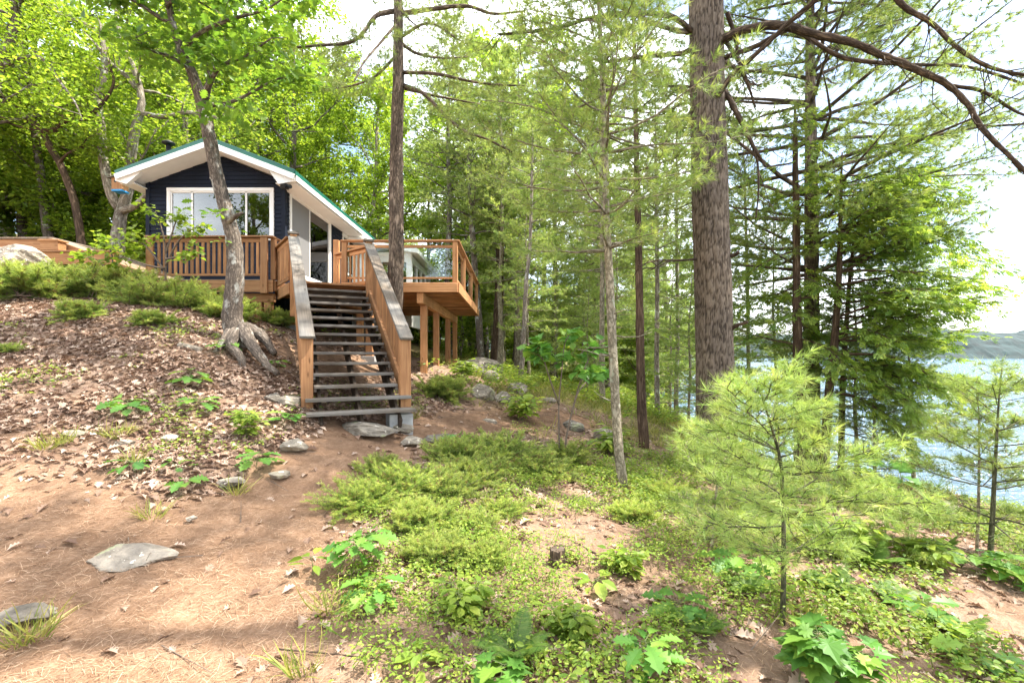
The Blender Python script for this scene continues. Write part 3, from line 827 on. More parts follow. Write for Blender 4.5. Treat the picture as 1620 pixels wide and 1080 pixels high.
for x, y in ((-4.15, 9.75), (-4.9, 10.9), (-3.0, 10.2)):
    part(LD, LO, 'post', 'cedar', ((x - .07, y - .07, H1(x, y) - .05), (x + .07, y + .07, LZ - .27)))
    part(LD, LO, 'footing', 'concrete', ((x - .14, y - .14, H1(x, y) - .25), (x + .14, y + .14, H1(x, y) + .10)))
A0, A1 = np.array([a[0] - .03, a[1] + .05]), np.array([-5.0, 10.32])
part(LD, LO, 'top_rail', 'cedar', ((*A0, 2.29), (*A1, 2.29), .14, .04), ((*A0, 2.22), (*A1, 2.22), .04, .09))
part(LD, LO, 'bottom_rail', 'cedar', ((*A0, LZ + .05), (*A1, LZ + .05), .04, .07))
flat_balusters(LD, LO, A0, A1, LZ + .09, 2.18, 11, .06, .03)
B0, B1 = np.array([b_[0] + .0, b_[1] + .05]), np.array([-4.0, 11.02])
part(LD, LO, 'top_rail', 'newcedar', ((*B0, 2.29), (*B1, 2.29), .14, .04), ((*B0, 2.22), (*B1, 2.22), .04, .08))
part(LD, LO, 'bottom_rail', 'newcedar', ((*B0, LZ + .10), (*B1, LZ + .10), .04, .07))
part(LD, LO, 'railing_post', 'newcedar', ((B1[0] - .06, B1[1] - .05, LZ), (B1[0] + .06, B1[1] + .07, 2.62)))
flat_balusters(LD, LO, B0, B1, LZ + .14, 2.18, 9, .05, .03, 'newcedar')
part(LD, LO, 'door_step', 'newcedar', ((-5.6, 12.3, DZ + .002), (-5.1, 14.2, DZ + .26)))

# walkway and ramp beyond the junipers at the left
RW = thing('wooden_ramp', 'low brown wooden walkway sloping down to the porch behind the junipers', 'ramp', (-10.4, 11, 1.6)); RO = np.array(RW.location)
part(RW, RO, 'walkway_floor', 'worn', *[((-14.5 + k * .146, 10.96, 2.64), (-14.5 + k * .146 + .14, 12.2, 2.68)) for k in range(28)])
part(RW, RO, 'fascia', 'cedar', ((-14.5, 10.99, 2.36), (-12.6, 11.03, 2.635)), ((-12.59, 10.99, 2.36), (-10.42, 11.03, 2.635)), ((-14.5, 10.97, 2.28), (-10.42, 11.0, 2.358)))
for xx in (-12.6, -10.5): part(RW, RO, 'post', 'cedar', ((xx - .08, 11.06, H1(xx, 11.1) - .1), (xx + .08, 11.2, 2.63)))
part(RW, RO, 'ramp_floor', 'worn', ((-10.42, 11.55, 2.66), (-7.75, 11.2, 1.72), 1.2, .04))
part(RW, RO, 'ramp_side', 'cedar', ((-10.42, 10.95, 2.57), (-7.8, 10.55, 1.66), .04, .14), ((-10.42, 10.95, 2.42), (-7.8, 10.55, 1.52), .035, .13))
part(RW, RO, 'lower_box', 'cedar', ((-10.4, 10.62, 2.0), (-8.75, 10.66, 2.26)), ((-10.42, 10.58, 2.262), (-8.72, 10.9, 2.30)))
part(RW, RO, 'bench_block', 'cedar', ((-10.35, 10.6, 2.31), (-9.95, 10.8, 2.50)), ((-10.38, 10.57, 2.502), (-9.92, 10.83, 2.54)))
for xx in (-10.3, -8.85): part(RW, RO, 'post', 'cedar', ((xx - .07, 10.68, H1(xx, 10.7) - .1), (xx + .07, 10.82, 2.25)))

# ------------------------------------------------------------------ leaf and needle shapes (unit size, tip along +x)
def strip_leaf(st, curl=.0, fold=.25):
    v, f = [], []
    for k, (x, w) in enumerate(st):
        z = -curl * x * x
        v += [(x, -w, z + fold * w), (x, 0, z), (x, w, z + fold * w)]
        if k:
            a, b = 3 * (k - 1), 3 * k
            f += [(a, b, b + 1), (a, b + 1, a + 1), (a + 1, b + 1, b + 2), (a + 1, b + 2, a + 2)]
    return np.array(v, float), np.array(f)
KITE = (np.array([(0, 0, 0), (.5, .33, .07), (1, 0, -.08), (.5, -.33, .07)], float), np.array([(0, 2, 1), (0, 3, 2)]))
OVAL = strip_leaf([(0, .01), (.3, .24), (.65, .25), (1, .01)], .15)
OAK = strip_leaf([(0, .02), (.12, .07), (.20, .21), (.29, .11), (.38, .30), (.49, .14), (.60, .37), (.71, .17), (.81, .25), (.89, .10), (1, .01)], .2)
OAKDEAD = strip_leaf([(0, .02), (.14, .08), (.22, .22), (.32, .11), (.42, .30), (.54, .14), (.66, .35), (.78, .14), (1, .02)], .35, .6)
def maple():
    out = [(0, .02), (-.08, .22), (.12, .20), (.08, .52), (.27, .36), (.38, .55), (.46, .30), (.62, .34), (.66, .16), (1, 0)]
    pts = [(x, y, .12 * abs(y) - .18 * x * x) for x, y in out] + [(x, -y, .12 * abs(y) - .18 * x * x) for x, y in out[-2::-1]]
    v = [(.2, 0, -.02)] + pts
    return np.array(v, float), np.array([(0, i + 2, i + 1) for i in range(len(pts) - 1)] + [(0, 1, len(pts))])
MAPLE = maple()
def tuft(n, w, seed, lo=.2, hi=1.15, back=.12):
    r = np.random.default_rng(seed); v, f = [], []
    for k in range(n):
        th, ph = r.uniform(lo, hi), r.uniform(0, 2 * np.pi)
        d = np.array([math.cos(th), math.sin(th) * math.cos(ph), math.sin(th) * math.sin(ph)])
        s = nrm(np.cross(d, r.normal(size=3))) * w / 2; o = np.array([r.uniform(-back, .05), 0, 0])
        L = r.uniform(.75, 1.1)
        v += [o - s, o + s, o + d * L + np.array([0, 0, -.06])]; f.append((3 * k, 3 * k + 1, 3 * k + 2))
    return np.array(v, float), np.array(f)
TUFT_N = tuft(20, .05, 1); TUFT_M = tuft(16, .07, 2); TUFT_F = tuft(10, .15, 3)
JTUFT = tuft(12, .13, 4, .3, 1.0, 1.4)
def flat_spray(n, w, seed):
    r = np.random.default_rng(seed); v, f = [], []
    for k in range(n):
        x = k / n * .75; s = -1 if k % 2 else 1
        ang = s * r.uniform(.55, .85) if k < n - 1 else 0
        L = (.55 - .3 * x) * r.uniform(.8, 1.15); d = np.array([math.cos(ang), math.sin(ang), r.uniform(-.25, .05)]); p = np.array([-d[1], d[0], r.uniform(-.4, .4)]) * w
        o = np.array([x, 0, -.12 * x]); b = len(v)
        v += [o, o + d * L * .5 + p, o + d * L, o + d * L * .5 - p]; f += [(b, b + 2, b + 1), (b, b + 3, b + 2)]
    return np.array(v, float), np.array(f)
SPRAY = flat_spray(9, .07, 5); FRONDLET = strip_leaf([(0, .03), (.2, .10), (.6, .075), (1, .0)], .1, .15)

def frames(ax, up, size):
    ax = nrm(ax); side = nrm(np.cross(up, ax)); nz = np.cross(ax, side)
    return np.stack([ax, side, nz], -1) * np.asarray(size)[:, None, None]

def along(poly, t):
    poly = np.asarray(poly, float)
    s = np.r_[0, np.cumsum(np.linalg.norm(np.diff(poly, axis=0), axis=1))]; s /= s[-1]
    P = np.stack([np.interp(t, s, poly[:, k]) for k in range(3)], -1)
    Q = np.stack([np.interp(np.minimum(t + .02, 1.0), s, poly[:, k]) - np.interp(np.maximum(t - .02, 0), s, poly[:, k]) for k in range(3)], -1)
    return P, nrm(Q)

def smooth_poly(pts, n):
    """round a polyline (points may carry extra columns such as the radius)"""
    pts = np.asarray(pts, float)
    s = np.r_[0, np.cumsum(np.linalg.norm(np.diff(pts[:, :3], axis=0), axis=1))]
    m = np.zeros_like(pts); m[1:-1] = (pts[2:] - pts[:-2]) / (s[2:] - s[:-2])[:, None]
    m[0] = (pts[1] - pts[0]) / (s[1] - s[0]); m[-1] = (pts[-1] - pts[-2]) / (s[-1] - s[-2])
    q = np.linspace(0, s[-1], n); k = np.clip(np.searchsorted(s, q) - 1, 0, len(s) - 2)
    h = (s[k + 1] - s[k])[:, None]; t = ((q - s[k]) / h[:, 0])[:, None]
    return (2*t**3-3*t**2+1)*pts[k] + (t**3-2*t**2+t)*h*m[k] + (-2*t**3+3*t**2)*pts[k+1] + (t**3-t**2)*h*m[k+1]

def put_leaves(leaf, P, ax, r, size, tmpl, flat=1.0):
    n = len(P)
    if n == 0: return
    up = nrm(np.array([0, 0, flat]) + r.normal(size=(n, 3)) * .42)
    leaf.inst(tmpl, frames(ax, up, size * r.uniform(.7, 1.25, n)), P, np.clip(r.normal(.5, .24, n), 0, 1))

def leafy_limb(wood, leaf, poly, r0, r1, r, t0=.25, nsub=8, sublen=.9, nleaf=36, size=.12, tmpl=KITE, flat=1.0, seg=6, spread=.16, tube=True):
    poly = np.asarray(poly, float)
    if tube: wood.tube(poly, np.linspace(r0, r1, len(poly)), seg, rng=r)
    t = np.clip(np.linspace(t0, 1, nsub) + r.normal(0, .03, nsub), 0, 1)
    P, T = along(poly, t)
    d = nrm(T * .7 + r.normal(size=(nsub, 3)) * [.8, .8, .45] + [0, 0, .12])
    L = sublen * (1 - .35 * t) * r.uniform(.6, 1.2, nsub)
    E = P + d * L[:, None]
    wood.sticks(P, E, r1 * .8, .003)
    s = r.uniform(.2, 1.05, (nsub, nleaf, 1))
    Q = P[:, None] + d[:, None] * (L[:, None, None] * s) + r.normal(size=(nsub, nleaf, 3)) * [spread, spread, spread * .6]
    ax = nrm(d[:, None] * .6 + r.normal(size=(nsub, nleaf, 3)) * [.8, .8, .3] + [0, 0, -.25])
    put_leaves(leaf, Q.reshape(-1, 3), ax.reshape(-1, 3), r, size, tmpl, flat)

def pine_limb(wood, ndl, poly, r0, r1, r, t0=.3, nsub=12, sublen=.7, tsp=.085, tsize=.10, tmpl=TUFT_N, seg=5, tube=True, rise=.12, bare=.3):
    poly = np.asarray(poly, float)
    if tube: wood.tube(poly, np.linspace(r0, r1, len(poly)), seg, rng=r)
    t = np.clip(np.linspace(t0, 1, nsub) + r.normal(0, .02, nsub), 0, 1)
    P, T = along(poly, t)
    side = nrm(np.cross(T, UP)) * np.where(np.arange(nsub) % 2, 1, -1)[:, None]
    d = nrm(T * r.uniform(.5, .9, (nsub, 1)) + side * .85 + UP * r.uniform(-.12, .12 + rise * 2, (nsub, 1)))
    L = sublen * (1 - .55 * t) * r.uniform(.6, 1.15, nsub)
    E = P + d * L[:, None]
    wood.sticks(P, E, max(r1 * .7, .003), .0025)
    pos, axs = [], []
    for k in range(nsub):
        m = max(2, int(L[k] * (1 - bare) / tsp))
        s = np.linspace(bare, 1.0, m)[:, None]
        pos.append(P[k] + d[k] * L[k] * s + r.normal(size=(m, 3)) * .03); axs.append(d[k] + r.normal(size=(m, 3)) * .35 + UP * .12)
        for q in (.45, .7):                                # forked twigs
            b = P[k] + d[k] * L[k] * q; dd = nrm(d[k] + r.normal(size=3) * .55 + UP * .1); l2 = L[k] * .35
            wood.sticks(b[None], (b + dd * l2)[None], .003, .002)
            m2 = max(1, int(l2 / tsp)); s2 = np.linspace(.45, 1, m2)[:, None]
            pos.append(b + dd * l2 * s2); axs.append(np.repeat(dd[None], m2, 0) + r.normal(size=(m2, 3)) * .3)
    tt = np.linspace(max(t0, .55), 1, max(2, int(6 * (1 - t0)))); Pt, Tt = along(poly, tt)
    pos.append(Pt); axs.append(Tt + r.normal(size=Tt.shape) * .25)
    pos, axs = np.concatenate(pos), nrm(np.concatenate(axs))
    n = len(pos)
    ndl.inst(tmpl, frames(axs, nrm(UP + r.normal(size=(n, 3)) * .5), tsize * r.uniform(.75, 1.2, n)), pos, np.clip(r.normal(.5, .25, n), 0, 1))

def curve_limb(p, d, L, r, k=6, lift=.0, wig=.06):
    p, d = np.asarray(p, float), nrm(d); out = [p]
    for i in range(k):
        d = nrm(d + r.normal(size=3) * wig * 3 + UP * lift / k); out.append(out[-1] + d * L / k)
    return np.array(out)

def px_poly(pts):                     # [(px, py, distance)...] -> points
    return np.array([W(*p) for p in pts])

# ------------------------------------------------------------------ tree makers (all built around their own base)
def trunk_from(pts, rad, n=40):
    return smooth_poly(np.c_[np.asarray(pts, float), np.asarray(rad, float)], n)

def make_broadleaf(label, h, r0, seed, cz=.35, cr=3.2, nlimb=11, size=.13, nleaf=34, nsub=7, bark='grey_bark', leafm='maple_leaf', lean=(.0, .0), tmpl=KITE, sec=4, group=None, name='broadleaf_tree'):
    r = np.random.default_rng(seed)
    root = thing(name, label, 'tree', group=group)
    wood, leaf = Geo(), Geo()
    k = 9; zz = np.linspace(0, h * .93, k)
    P = np.c_[lean[0] * zz + np.r_[0, np.cumsum(r.normal(0, .08, k - 1))], lean[1] * zz + np.r_[0, np.cumsum(r.normal(0, .08, k - 1))], zz]
    R = r0 * (1 - .85 * zz / h) ; R[0] *= 1.45
    tp = trunk_from(P, R, 30); tp[0, 2] -= .3
    wood.tube(tp[:, :3], tp[:, 3], 12, rough=.05, rng=r)
    for q in range(nlimb):
        f = cz + (1 - cz) * (q + r.uniform(0, .6)) / nlimb
        z = f * h * .93
        b = np.array([np.interp(z, tp[:, 2], tp[:, 0]), np.interp(z, tp[:, 2], tp[:, 1]), z]); rb = np.interp(z, tp[:, 2], tp[:, 3])
        az = q * 2.4 + r.uniform(-.5, .5); prof = math.sin(min(1, (1 - f) * 1.25 + .25) * 2.2)
        L = cr * max(.35, prof) * r.uniform(.75, 1.15)
        d = np.array([math.cos(az), math.sin(az), r.uniform(.25, .7)])
        lm = curve_limb(b, d, L, r, 6, .25)
        rl = min(rb * .55, .02 + L * .018)
        leafy_limb(wood, leaf, lm, rl, .012, r, .35, nsub, .8, nleaf, size, tmpl)
        for m in range(sec):
            Pm, Tm = along(lm, np.array([.3 + .6 * m / sec]))
            l2 = curve_limb(Pm[0], Tm[0] + r.normal(size=3) * [.9, .9, .4] + [0, 0, .2], L * r.uniform(.35, .6), r, 4, .15)
            leafy_limb(wood, leaf, l2, rl * .45, .006, r, .25, nsub, .7, nleaf, size, tmpl, seg=4)
    wood.build('trunk', M[bark], root, smooth=True, attrs='loc')
    leaf.build('crown', M[leafm], root)
    return root

def make_pine(label, h, r0, seed, z0=.3, blen=2.2, whorl=.55, per=5, nsub=12, sublen=.8, tsp=.09, tsize=.11, tmpl=TUFT_M, bark='thin_bark', ndl='needle', path=None, group=None, dead=True, seg=12, rise=.12, name='pine_tree', lift=.1, jig=.02, rough=.05, skip=.12):
    r = np.random.default_rng(seed)
    root = thing(name, label, 'tree', group=group)
    wood, leaf = Geo(), Geo()
    if path is None:
        k = 8; zz = np.linspace(0, h, k)
        P = np.c_[np.r_[0, np.cumsum(r.normal(0, jig * h / k * 2, k - 1))], np.r_[0, np.cumsum(r.normal(0, jig * h / k * 2, k - 1))], zz]
        R = r0 * (1 - .93 * (zz / h)); R[0] *= 1.25
        tp = trunk_from(P, R, 30)
    else:
        tp = path; h = tp[-1, 2]
    tp = tp.copy(); tp[0, 2] -= .25
    wood.tube(tp[:, :3], tp[:, 3], seg, rough=rough, rng=r)
    def at(z): return np.array([np.interp(z, tp[:, 2], tp[:, 0]), np.interp(z, tp[:, 2], tp[:, 1]), z]), np.interp(z, tp[:, 2], tp[:, 3])
    z = h * z0; a0 = r.uniform(0, 6)
    while z < h * .985:
        f = (z - h * z0) / (h * (1 - z0))
        L0 = blen * (1 - f) ** .7 * (.55 + .45 * min(1, f * 4)) + .15
        for q in range(per):
            if r.uniform() < skip: continue
            az = a0 + q * 2 * np.pi / per + r.uniform(-.35, .35)
            b, rb = at(z + r.uniform(-.06, .06))
            L = L0 * r.uniform(.65, 1.15)
            lm = curve_limb(b, (math.cos(az), math.sin(az), r.uniform(-.05, .22) + .35 * f), L, r, 5, lift, .03)
            n_ = max(4, int(nsub * min(1, L / blen + .2)))
            pine_limb(wood, leaf, lm, min(rb * .45, .012 + .012 * L), .004, r, .25, n_, min(sublen, L * .6), tsp, tsize, tmpl, rise=rise)
        z += whorl * r.uniform(.75, 1.25) * (1 - .45 * f); a0 += .7
    if dead:
        for q in range(int(h * z0 / .45)):
            b, rb = at(r.uniform(.12, 1) * h * z0); az = r.uniform(0, 6.3)
            lm = curve_limb(b, (math.cos(az), math.sin(az), r.uniform(-.25, .25)), r.uniform(.15, .9), r, 3, -.1, .08)
            wood.tube(lm, np.linspace(.012, .003, len(lm)), 4, rng=r)
    wood.build('trunk', M[bark], root, smooth=True, attrs='loc')
    leaf.build('crown', M[ndl], root)
    return root

def path_px(pts, top=None, n=44):
    """trunk through photograph points (px, py, distance, width in px); returns base point and path relative to it"""
    P = np.array([[*W(a, b, d), w * d / FPX / 2 / math.hypot(1, (a - CX) / FPX)] for a, b, d, w in pts])   # a wide lens widens what stands off its axis
    if top is not None: P = np.r_[P, [top]]
    base = P[0, :3].copy(); base[2] = H1(base[0], base[1]); P[0, 2] = base[2]
    P[:, :3] -= base
    return base, smooth_poly(P, n)

# ------------------------------------------------------------------ the trees one can tell apart
# the big white pine right of the middle: rough trunk, dead limbs, live boughs high up
base, tp = path_px([(1133, 748, 7.95, 78), (1132, 700, 7.95, 66), (1131, 600, 7.95, 61), (1128, 450, 7.95, 59), (1123, 300, 7.95, 56), (1119, 150, 7.95, 54), (1117, 0, 7.95, 53), (1116, -200, 7.95, 47)], (3.2, 7.95, 12.5, .10), 90)
big = thing('white_pine', 'massive old pine with thick furrowed trunk and dead curving limbs, nearest the lake', 'tree', base)
r = np.random.default_rng(11)
wood, limbs, ndl = Geo(), Geo(), Geo()
tp[0, 2] -= .2
# furrowed bark is modelled on the trunk
seg = 120; nring = 360
tq = smooth_poly(tp, nring); ang = np.arange(seg) * 2 * np.pi / seg
AA, SS = np.meshgrid(ang, tq[:, 2])
def furrow(a, s):
    w = fbm(np.cos(a) * 3 + 9, s * 1.6 + np.sin(a) * 3, 91) * 1.6 + (fbm(np.cos(a) * 7 + 2, s * 4.5 + np.sin(a) * 7, 94) - .5) * 1.3
    ridge = np.abs(((a / (2 * np.pi) * 29 + w * 1.6) % 1) - .5) * 2
    crack = np.abs(((s * 4.2 + vnoise(np.floor(a / (2 * np.pi) * 29 + w * 1.6), s * 0, 3) * 7 + fbm(a * 6, s * 3, 92)) % 1) - .5) * 2
    return np.minimum(sstep(.0, .5, 1 - ridge), .12 + sstep(0, .3, 1 - crack)) + .35 * fbm(np.cos(a) * 14, s * 16 + np.sin(a) * 14, 93)
F_ = furrow(AA, SS)
rr = tq[:, 3][:, None] * (1 + .0 * AA) + (F_ - .75) * .017 + (fbm(np.cos(AA) * 1.5 + 4, SS * .9 + np.sin(AA), 95) - .5) * .05
dist_b = np.clip(SS, 0, 1); rr = rr + (1 - sstep(0, .6, SS)) * .06 * (np.sin(AA * 5 + 1) > .1)
V = np.stack([tq[:, 0][:, None] + np.cos(AA) * rr, tq[:, 1][:, None] + np.sin(AA) * rr, SS + 0 * AA], -1).reshape(-1, 3)
i, j = np.meshgrid(np.arange(nring - 1), np.arange(seg), indexing='ij'); j2 = (j + 1) % seg
wood.add(V, [np.stack([i * seg + j, i * seg + j2, (i + 1) * seg + j2, (i + 1) * seg + j], -1).reshape(-1, 4)], F_.ravel().clip(0, 1) , np.stack([SS, np.cos(AA) * rr, np.sin(AA) * rr], -1).reshape(-1, 3))
tk = wood.build('trunk', M['old_pine_bark'], big, smooth=True, attrs='loc')
def big_limb(pts, w0, w1, twigs=0, needles=None, seg=8, tl=.5):
    P = smooth_poly(px_poly(pts), max(10, len(pts) * 5)) - base
    d = np.mean([p[2] for p in pts])
    limbs.tube(P, np.linspace(w0, w1, len(P)) * d / FPX / 2 * .72, seg, rough=.12, rng=r)
    for k in range(twigs):
        Pm, Tm = along(P, np.array([r.uniform(.25, 1)]))
        t_ = curve_limb(Pm[0], Tm[0] * .6 + r.normal(size=3) * [.7, .7, .6] - UP * .3, r.uniform(.25, tl * 1.5), r, 4, -.2, .08)
        limbs.tube(t_, np.linspace(.009, .003, len(t_)), 4, rng=r)
        for q in range(2):
            Pq, Tq = along(t_, np.array([r.uniform(.3, .9)])); limbs.sticks(Pq, Pq + nrm(Tq + r.normal(size=(1, 3)) * .8) * r.uniform(.1, .3), .003, .0015)
    if needles: pine_limb(limbs, ndl, P, .01, .004, r, tube=False, **needles)
D0 = 7.8
big_limb([(1145, 62, 7.7), (1175, 48, 7.5), (1235, 40, 7.2), (1290, 55, 7.0), (1350, 68, 6.8), (1400, 90, 6.7), (1440, 106, 6.6), (1500, 135, 6.5), (1530, 165, 6.4), (1555, 205, 6.3), (1590, 240, 6.2), (1640, 290, 6.1)], 22, 7, 22)
big_limb([(1500, 135, 6.5), (1555, 145, 6.4), (1610, 178, 6.3), (1680, 200, 6.2)], 9, 4, 8)
big_limb([(1145, 92, 7.8), (1200, 72, 7.6), (1250, 48, 7.4), (1330, 90, 7.2), (1430, 102, 7.1), (1530, 106, 7.0), (1640, 140, 6.9)], 12, 5, 14, dict(t0=.5, nsub=14, sublen=.8, tsize=.12))
big_limb([(1135, 152, 7.7), (1160, 118, 7.5), (1200, 82, 7.2), (1250, 35, 6.9), (1290, 0, 6.6), (1350, -80, 6.2)], 13, 9, 8)
big_limb([(1095, 50, 7.9), (1065, 28, 7.7), (1030, 22, 7.5), (990, 22, 7.3), (930, 30, 7.2), (880, 45, 7.1), (790, 55, 7.0)], 13, 5, 14, dict(t0=.45, nsub=16, sublen=1.0, tsize=.12))
big_limb([(1096, 138, 7.9), (1070, 136, 7.8), (1046, 138, 7.7)], 7, 3, 3)
big_limb([(1097, 172, 7.9), (1080, 190, 7.8), (1060, 212, 7.7), (1046, 240, 7.6)], 7, 2, 4)
big_limb([(1147, 145, 7.8), (1165, 178, 7.7), (1185, 218, 7.6), (1200, 245, 7.5), (1212, 265, 7.5)], 14, 5, 9)
big_limb([(1148, 65, 8.0), (1170, 100, 8.0), (1182, 130, 8.0), (1195, 170, 8.0)], 10, 4, 7)
big_limb([(1150, 20, 8.0), (1163, 60, 8.1), (1172, 110, 8.1), (1190, 150, 8.1)], 10, 4, 6)
big_limb([(1186, 220, 7.6), (1198, 255, 7.6), (1200, 300, 7.5), (1196, 345, 7.5)], 6, 3, 4)
big_limb([(1155, 405, 7.8), (1165, 402, 7.75), (1168, 398, 7.7)], 10, 7, 0)
big_limb([(1156, 520, 7.8), (1168, 514, 7.7), (1183, 509, 7.6)], 10, 7, 0)
big_limb([(1102, 410, 7.9), (1070, 412, 7.8), (1040, 412, 7.7), (1010, 420, 7.6)], 6, 2, 3)
big_limb([(1400, -30, 6.2), (1430, 10, 6.2), (1470, 34, 6.2), (1520, 80, 6.1), (1570, 108, 6.0), (1660, 125, 5.9)], 13, 6, 16, dict(t0=.25, nsub=16, sublen=.8, tsize=.12))
big_limb([(1117, -40, 7.9), (1200, -60, 7.0), (1330, -60, 6.4), (1400, -30, 6.2)], 18, 13, 4)
limbs.build('limb', M['dead_limb'], big, smooth=True, attrs='loc')
# live boughs above
wd = Geo()
for q in range(15):
    z = r.uniform(6.2, 12); f = (z - 5.3) / 7; az = q * 2.4 + r.uniform(-.4, .4)
    b = np.array([np.interp(z, tp[:, 2] , tp[:, 0]), np.interp(z, tp[:, 2], tp[:, 1]), z])
    L = (3.6 - 2.2 * f) * r.uniform(.7, 1.1)
    lm = curve_limb(b, (math.cos(az), math.sin(az), .18), L, r, 7, .05, .04)
    pine_limb(wd, ndl, lm, .05, .01, r, .4, 20, 1.1, .11, .13, TUFT_M, seg=6)
wd.build('bough', M['pine_bark'], big, smooth=True, attrs='loc')
ndl.build('crown', M['needle'], big)

# tall pine rising in front of the glass railed deck
base, tp = path_px([(622, 585, 9.5, 28), (625, 470, 9.5, 25), (627, 390, 9.5, 24), (627, 250, 9.5, 21), (630, 130, 9.5, 18), (630, 0, 9.5, 14), (632, -140, 9.5, 10)], (-2.1, 9.6, 12.0, .02), 60)
p2 = thing('pine_tree', 'tall straight pine rising past the stairs in front of the glass railed deck', 'tree', base)
wood, ndl = Geo(), Geo(); r = np.random.default_rng(21)
tp[0, 2] -= .3
wood.tube(tp[:, :3], tp[:, 3] , 20, rough=.06, rng=r)
def limb_px(w_, n_, base_, pts, w0, w1, **k):
    P = smooth_poly(px_poly(pts), len(pts) * 4) - base_; d = pts[0][2]
    w_.tube(P, np.linspace(w0, w1, len(P)) * d / FPX / 2, 6, rough=.08, rng=r)
    pine_limb(w_, n_, P, .01, .004, r, tube=False, **k)
kk = dict(t0=.18, nsub=22, sublen=1.05, tsp=.075, tsize=.115, tmpl=TUFT_N)
limb_px(wood, ndl, base, [(624, 18, 9.5), (595, 25, 9.3), (572, 55, 9.1), (550, 68, 8.9), (505, 72, 8.7), (470, 75, 8.6)], 8, 3, **kk)
limb_px(wood, ndl, base, [(634, 22, 9.5), (690, 14, 9.3), (740, 10, 9.1), (780, 22, 8.9), (830, 18, 8.7)], 8, 3, **kk)
limb_px(wood, ndl, base, [(638, 115, 9.5), (690, 117, 9.2), (740, 128, 9.0), (785, 134, 8.8), (830, 136, 8.7)], 6, 2, **kk)
limb_px(wood, ndl, base, [(640, 136, 9.5), (670, 148, 9.2), (690, 168, 9.1), (730, 205, 8.9), (770, 220, 8.7), (810, 240, 8.6)], 8, 2, **kk)
limb_px(wood, ndl, base, [(640, 140, 9.6), (690, 152, 10.0), (760, 165, 10.3)], 6, 2, **kk)
limb_px(wood, ndl, base, [(636, 70, 9.6), (660, 85, 10.0), (700, 92, 10.4), (740, 90, 10.8)], 6, 2, **kk)
limb_px(wood, ndl, base, [(625, 90, 9.5), (595, 120, 9.7), (560, 135, 9.9), (530, 140, 10.1)], 5, 2, **kk)
limb_px(wood, ndl, base, [(626, 40, 9.4), (600, 70, 8.9), (575, 100, 8.4), (560, 130, 8.0)], 5, 2, **kk)
limb_px(wood, ndl, base, [(634, 60, 9.4), (665, 40, 8.9), (690, 40, 8.4), (720, 60, 8.0)], 5, 2, **kk)
for q in range(26):
    z = r.uniform(7.0, 11.8) - base[2]; az = q * 2.4; f = (z + base[2] - 7) / 5
    b = np.array([np.interp(z, tp[:, 2], tp[:, 0]), np.interp(z, tp[:, 2], tp[:, 1]), z])
    pine_limb(wood, ndl, curve_limb(b, (math.cos(az), math.sin(az), .15), (2.3 - 1.5 * f) * r.uniform(.7, 1.1), r, 5, .1, .04), .03, .006, r, .3, 14, .9, .1, .12, TUFT_M)
wood.build('trunk', M['pine_bark'], p2, smooth=True, attrs='loc'); ndl.build('crown', M['needle'], p2)

# slim trunks in the middle ground, each through its own points
def slim(label, pts, top, seed, z0, blen, bark='thin_bark', n=50, wk=.8, **k):
    b_, t_ = path_px(pts, top, n)
    t_[:, 3] = np.maximum(t_[:, 3] * wk, .006)
    o = make_pine(label, 0, 0, seed, z0=z0, blen=blen, path=t_, bark=bark, **k); o.location = tuple(b_); return o
slim('slender young pine with a pale knotty trunk leaning slightly, left of the massive pine', [(986, 775, 6.25, 22), (978, 700, 6.25, 19), (972, 600, 6.25, 18), (966, 480, 6.25, 17), (960, 350, 6.25, 14), (956, 200, 6.25, 12), (950, 60, 6.25, 9), (945, -60, 6.25, 5)], (1.05, 6.3, 6.1, .01), 31, .40, 1.75, whorl=.36, per=5, nsub=14, sublen=.65, tsp=.07, tsize=.11, tmpl=TUFT_N, ndl='young_needle', skip=.1, seg=16)
slim('straight brown trunk rooted on the slope just behind the slender young pine', [(1020, 712, 9.0, 22), (1015, 640, 9.0, 19), (1012, 500, 9.0, 16), (1010, 380, 9.0, 14), (1006, 200, 9.0, 10), (1003, 60, 9.0, 7)], (2.25, 9.0, 7.6, .01), 32, .5, 1.5, 'cedar_bark', whorl=.45, per=4, nsub=11, sublen=.6, tsize=.11, tmpl=TUFT_M, skip=.25)
slim('pale thin trunk standing alone on the sunny slope below the deck', [(823, 606, 15.0, 11), (828, 540, 15.0, 9.5), (833, 440, 15.0, 8), (838, 400, 15.0, 7), (842, 250, 15, 5)], (.62, 15, 7.2, .01), 33, .62, 1.5, 'grey_bark', whorl=.5, tmpl=TUFT_M, nsub=9, tsize=.12, skip=.3)
slim('dark grey trunk close behind the far corner of the glass railed deck', [(762, 586, 18.5, 16), (757, 500, 18.5, 14), (748, 380, 18.5, 12), (742, 250, 18.5, 9)], (-1.7, 18.5, 9.5, .02), 34, .45, 2.4, 'oak_bark', whorl=.7, tmpl=TUFT_F, nsub=10, sublen=.9, tsp=.13, tsize=.16)
slim('thick brown leaning trunk beside the sawn stump', [(782, 582, 19.5, 21), (788, 500, 19.5, 18), (791, 400, 19.5, 16), (792, 250, 19.5, 12)], (-.5, 19.5, 10.5, .02), 35, .5, 2.6, 'cedar_bark', whorl=.7, tmpl=TUFT_F, nsub=10, sublen=1.0, tsp=.13, tsize=.16)
slim('slim grey trunk with a crook behind the brown straight trunk', [(1040, 662, 14.2, 11), (1039, 560, 14.2, 10), (1040, 450, 14.2, 9), (1038, 300, 14.2, 7)], (4.2, 14.2, 8, .01), 36, .45, 1.8, 'grey_bark', whorl=.55, tmpl=TUFT_M, nsub=9, tsize=.13, skip=.25)
